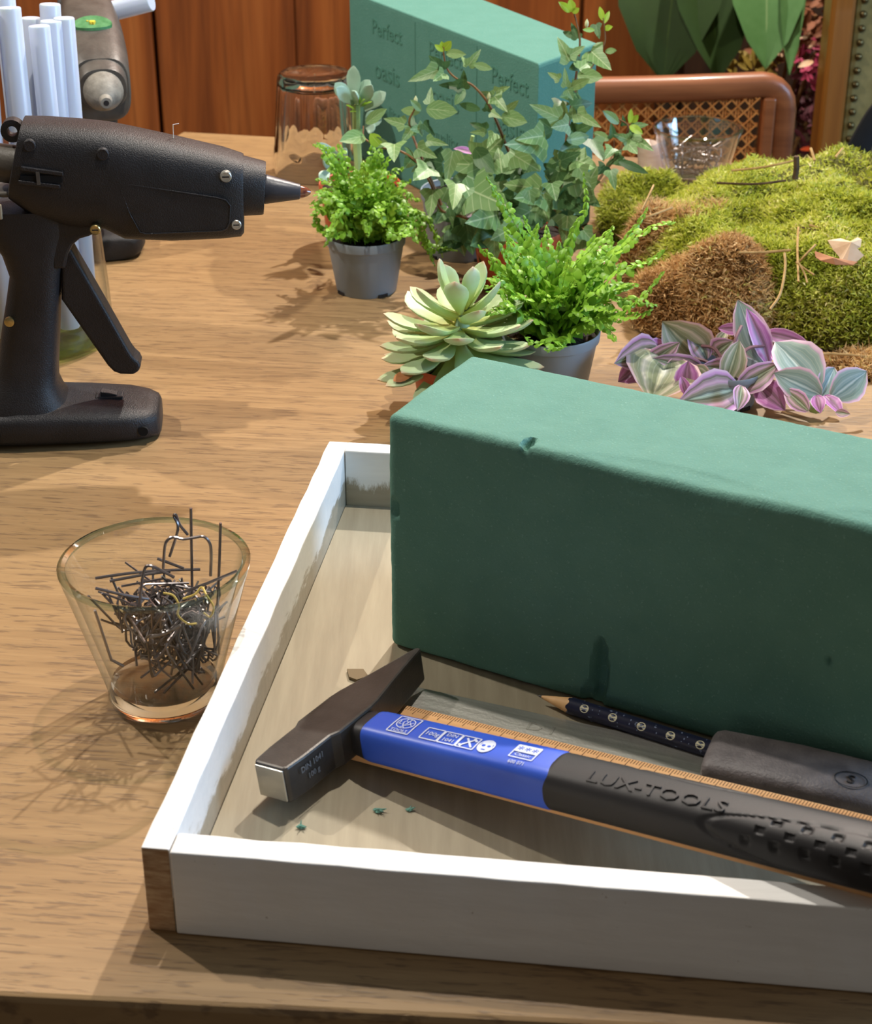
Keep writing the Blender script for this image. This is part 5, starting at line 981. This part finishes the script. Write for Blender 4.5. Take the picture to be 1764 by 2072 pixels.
while z > -.10:
    rib((x0c, z - .0011), (x1c, z - .0011), Yc + .0022); rib((x0c, z + .0011), (x1c, z + .0011), Yc + .0022); z -= stp
k = -30
for k in range(-34, 60):
    for sg in (1, -1):
        xx = x0c + k * stp + stp * .5; a_ = []
        for zz in (z1c, -.10):
            a_.append((xx + sg * (zz - (z1c - .004)), zz))
        (xa, za), (xb, zb2) = a_
        pts = [(xa + (xb - xa) * i / 60, za + (zb2 - za) * i / 60) for i in range(61)]; ins_ = [p for p in pts if x0c <= p[0] <= x1c]
        if len(ins_) > 1: rib(ins_[0], ins_[-1], Yc - .0002, .0009)
obj('cane_webbing', cn, CANE, CC, smooth=False, kind='stuff', label='orange-brown woven cane panel')

# ------------------------------------------------------------------ upholstered chair at the right edge
AC = thing('upholstered_chair', (.47, 1.78, -.75), 'tall wooden chair with green-beige fabric back and brass nails at the right edge', 'chair')
AW = mat('honey_wood', (122, 74, 24), (146, 94, 36), rough=.35, scale=5, stretch=(14, 14, 1), coat=.3); AFb = mat('sage_fabric', (112, 104, 62), (134, 124, 80), rough=.9, scale=60, bump=.4, bscale=900)
xa = .3985
for x in (xa, xa + .40):
    obj('post', MB().box((x - .012, 1.735, -.75), (x + .012, 1.775, .42)), AW, AC, smooth=False, bevel=.004)
    obj('front_leg', MB().box((x - .012, 2.02, -.75), (x + .012, 2.05, -.36)), AW, AC, smooth=False, bevel=.004)
obj('top_rail', MB().box((xa - .012, 1.736, .42), (xa + .412, 1.774, .46)), AW, AC, smooth=False, bevel=.006)
obj('seat', MB().box((xa - .012, 1.776, -.36), (xa + .412, 2.06, -.28)), AFb, AC, smooth=False, bevel=.015)
obj('back_panel', MB().box((xa + .0125, 1.742, -.25), (xa + .3875, 1.768, .419)), AFb, AC, smooth=False, bevel=.006)
NAIL = mat('antique_nail', (84, 72, 44), (110, 94, 60), rough=.3, metal=.8, scale=200)
nm = None
for i in range(15):
    p = (xa + .0205, 1.7405, .060 - i * .0138)
    if nm is None: nm = obj('nail', MB().lathe([(.0001, .0030), (.0022, .0024), (.0036, .0008), (.0038, 0)], 12), NAIL, AC, world=False); o = nm
    else: o = dup(nm, parent=AC)
    o.location = Vector(p) - Vector((.47, 1.78, -.75)); o.rotation_euler = (PI / 2, 0, 0)
TB = thing('tote_bag', (.415, 1.50, -.75), 'white bag with a broad black strap hanging at the right picture edge', 'bag')
obj('bag_body', MB().loft([sring((.446, 1.52, z), (1, 0, 0), (0, 1, 0), a, b, 24, 3) for z, a, b in ((-.40, .05, .02), (-.25, .07, .03), (-.06, .064, .026), (-.012, .048, .018), (.004, .040, .012))]), mat('white_canvas', (214, 206, 196), (226, 220, 212), rough=.9, scale=40, bump=.3, bscale=800), TB)
st_ = spline([(.368, 1.484, -.22), (.3645, 1.482, -.12), (.3640, 1.480, -.03), (.372, 1.480, .004), (.392, 1.480, .036), (.43, 1.482, .060), (.48, 1.486, .05)], 6)
obj('strap', MB().loft([sring(p, (1, 0, 0), (0, 1, 0), .0110, .0030, 12, 3) for p in st_]), mat('black_strap', (14, 14, 16), (22, 22, 24), rough=.7, scale=60), TB)

# ------------------------------------------------------------------ plants and an added dark cabinet by the back wall
CBm = mat('added_cabinet_wood', (44, 28, 18), (66, 42, 26), rough=.5, scale=5, stretch=(12, 12, 1))
CB = thing('added_dark_cabinet', (.52, 2.18, -.75), 'dark wooden cabinet added to darken the background behind the chairs', 'cabinet')  # cabinet added as a dark fill for this part of the background
obj('carcass', MB().box((.285, 2.09, -.75), (.80, 2.268, .40)), CBm, CB, smooth=False, bevel=.004)
for i, x in enumerate((.295, .545)): 
    d_ = obj('door', MB().box((x, 2.078, -.70), (x + .245, 2.0895, .38)), CBm, CB, smooth=False, bevel=.003)
    obj('handle', MB().lathe([(.0001, 0), (.006, .004), (.008, .010), (.0001, .014)], 12, (x + (.22 if i == 0 else .025), 2.068, -.15)), NAIL, d_)
BG1 = veined_leaf('banana_leaf', (26, 46, 8), (42, 68, 12), (70, 94, 28), rough=.7, vw=.03, side=False); BG2 = veined_leaf('banana_leaf_pale', (60, 104, 44), (98, 140, 84), (140, 164, 110), rough=.6, vw=.04, side=False)
BP = thing('banana_plant', (.250, 1.93, -.75), 'large-leaved green plant behind the cane chair, top cut by the picture', 'plant')
pot(BP, (.250, 1.93, -.75), .070, .055, .17, TERRA, lip=.03)
obj('trunk', MB().tube(spline([(.250, 1.93, -.59), (.254, 1.93, -.3), (.262, 1.925, -.10), (.262, 1.92, .02), (.275, 1.92, .10)], 5), .011, 10), mat('dark_trunk', (44, 32, 22), (70, 52, 34), rough=.8, scale=40), BP)
for b, tp, n_, wr, m in (((.262, 1.92, .13), (.238, 1.84, -.044), (-.35, -.95, .1), .62, BG1), ((.272, 1.92, .13), (.300, 1.83, -.040), (.35, -.9, .1), .50, BG1), ((.338, 1.88, .125), (.341, 1.80, -.020), (.1, -.95, .4), .50, BG2), ((.362, 1.88, .12), (.368, 1.80, -.026), (.5, -.8, .3), .22, BG2), ((.275, 1.92, .10), (.32, 1.99, .22), (0, -.5, 1), .4, BG1), ((.275, 1.92, .10), (.20, 1.95, .23), (0, -.6, .8), .4, BG1)):
    leaf(BP, LENS, b, tp, n_, wr, m, fold=.18, curl=.15, sub=4, wave=.015)
    obj('petiole', MB().tube([(.262, 1.925, .02), Vector(b)], .006, 8), STEMG, BP)
DF = thing('dried_flower_bunch', (.352, 1.93, -.75), 'bunch of dried pink and beige flowers standing between the chairs', 'flowers')
obj('vase', MB().lathe([(.0001, 0), (.026, 0), (.028, .1), (.022, .28), (.018, .42), (.022, .45), (.018, .45), (.0001, .44)], 28, (.352, 1.93, -.75)), mat('dark_vase', (36, 28, 26), (50, 40, 36), rough=.4, scale=10), DF)
PK = [mat('pink_petal', (140, 36, 66), (176, 64, 96), rough=.6, scale=90), mat('wine_petal', (58, 16, 26), (86, 26, 38), rough=.7, scale=90), mat('beige_petal', (176, 134, 96), (206, 176, 144), rough=.7, scale=90), mat('rust_petal', (104, 56, 30), (132, 78, 44), rough=.7, scale=90), mat('mustard_petal', (120, 98, 26), (146, 122, 44), rough=.7, scale=90)]
def cluster(px, py, Y, rx, rz, n, m, ln, name):
    c = aty(px, py, Y); mb = MB(); mb.uv = None; mb2 = MB()
    for i in range(n):
        p = c + Vector((random.gauss(0, rx), random.gauss(0, .02), random.gauss(0, rz))); d = Vector((random.gauss(0, 1), random.gauss(0, .6) - .4, random.gauss(.2, 1))).normalized(); g = leaf_geo(LENS, p, p + d * ln * random.uniform(.6, 1.2), Vector((random.gauss(0, 1), -1, random.gauss(.5, 1))), .42, sub=1); mb2.add(g.v, g.f)
    st = obj('flower_stem', MB().tube([(.352 + random.uniform(-.012, .012), 1.93, -.32), (c + Vector((.352, 1.93, -.3))) * .5 + Vector((0, .01, 0)), c], .002, 5), STEMB, DF); obj(name, mb2, m, DF, kind='stuff')
cluster(1642, 120, 1.88, .010, .014, 60, PK[0], .016, 'pink_blossom'); cluster(1640, 70, 1.90, .010, .010, 30, PK[3], .016, 'rust_blossom'); cluster(1650, 30, 1.9, .012, .014, 50, PK[3], .018, 'rust_blossom'); cluster(1640, 230, 1.90, .013, .030, 120, PK[1], .016, 'wine_blossom'); cluster(1600, 95, 1.91, .010, .008, 30, PK[2], .016, 'beige_blossom'); cluster(1575, 70, 1.92, .010, .010, 24, PK[3], .016, 'rust_blossom'); cluster(1530, 135, 1.93, .016, .006, 40, PK[4], .022, 'mustard_leaves'); cluster(1560, 110, 1.94, .016, .008, 20, PK[3], .02, 'rust_blossom'); cluster(1668, 300, 1.86, .006, .004, 16, mat('orange_petal', (214, 74, 30), (226, 100, 50), scale=80), .014, 'orange_blossom'); cluster(1685, 12, 1.88, .006, .006, 12, PK[2], .014, 'beige_blossom'); cluster(1655, 190, 1.92, .012, .02, 50, PK[1], .016, 'wine_blossom')
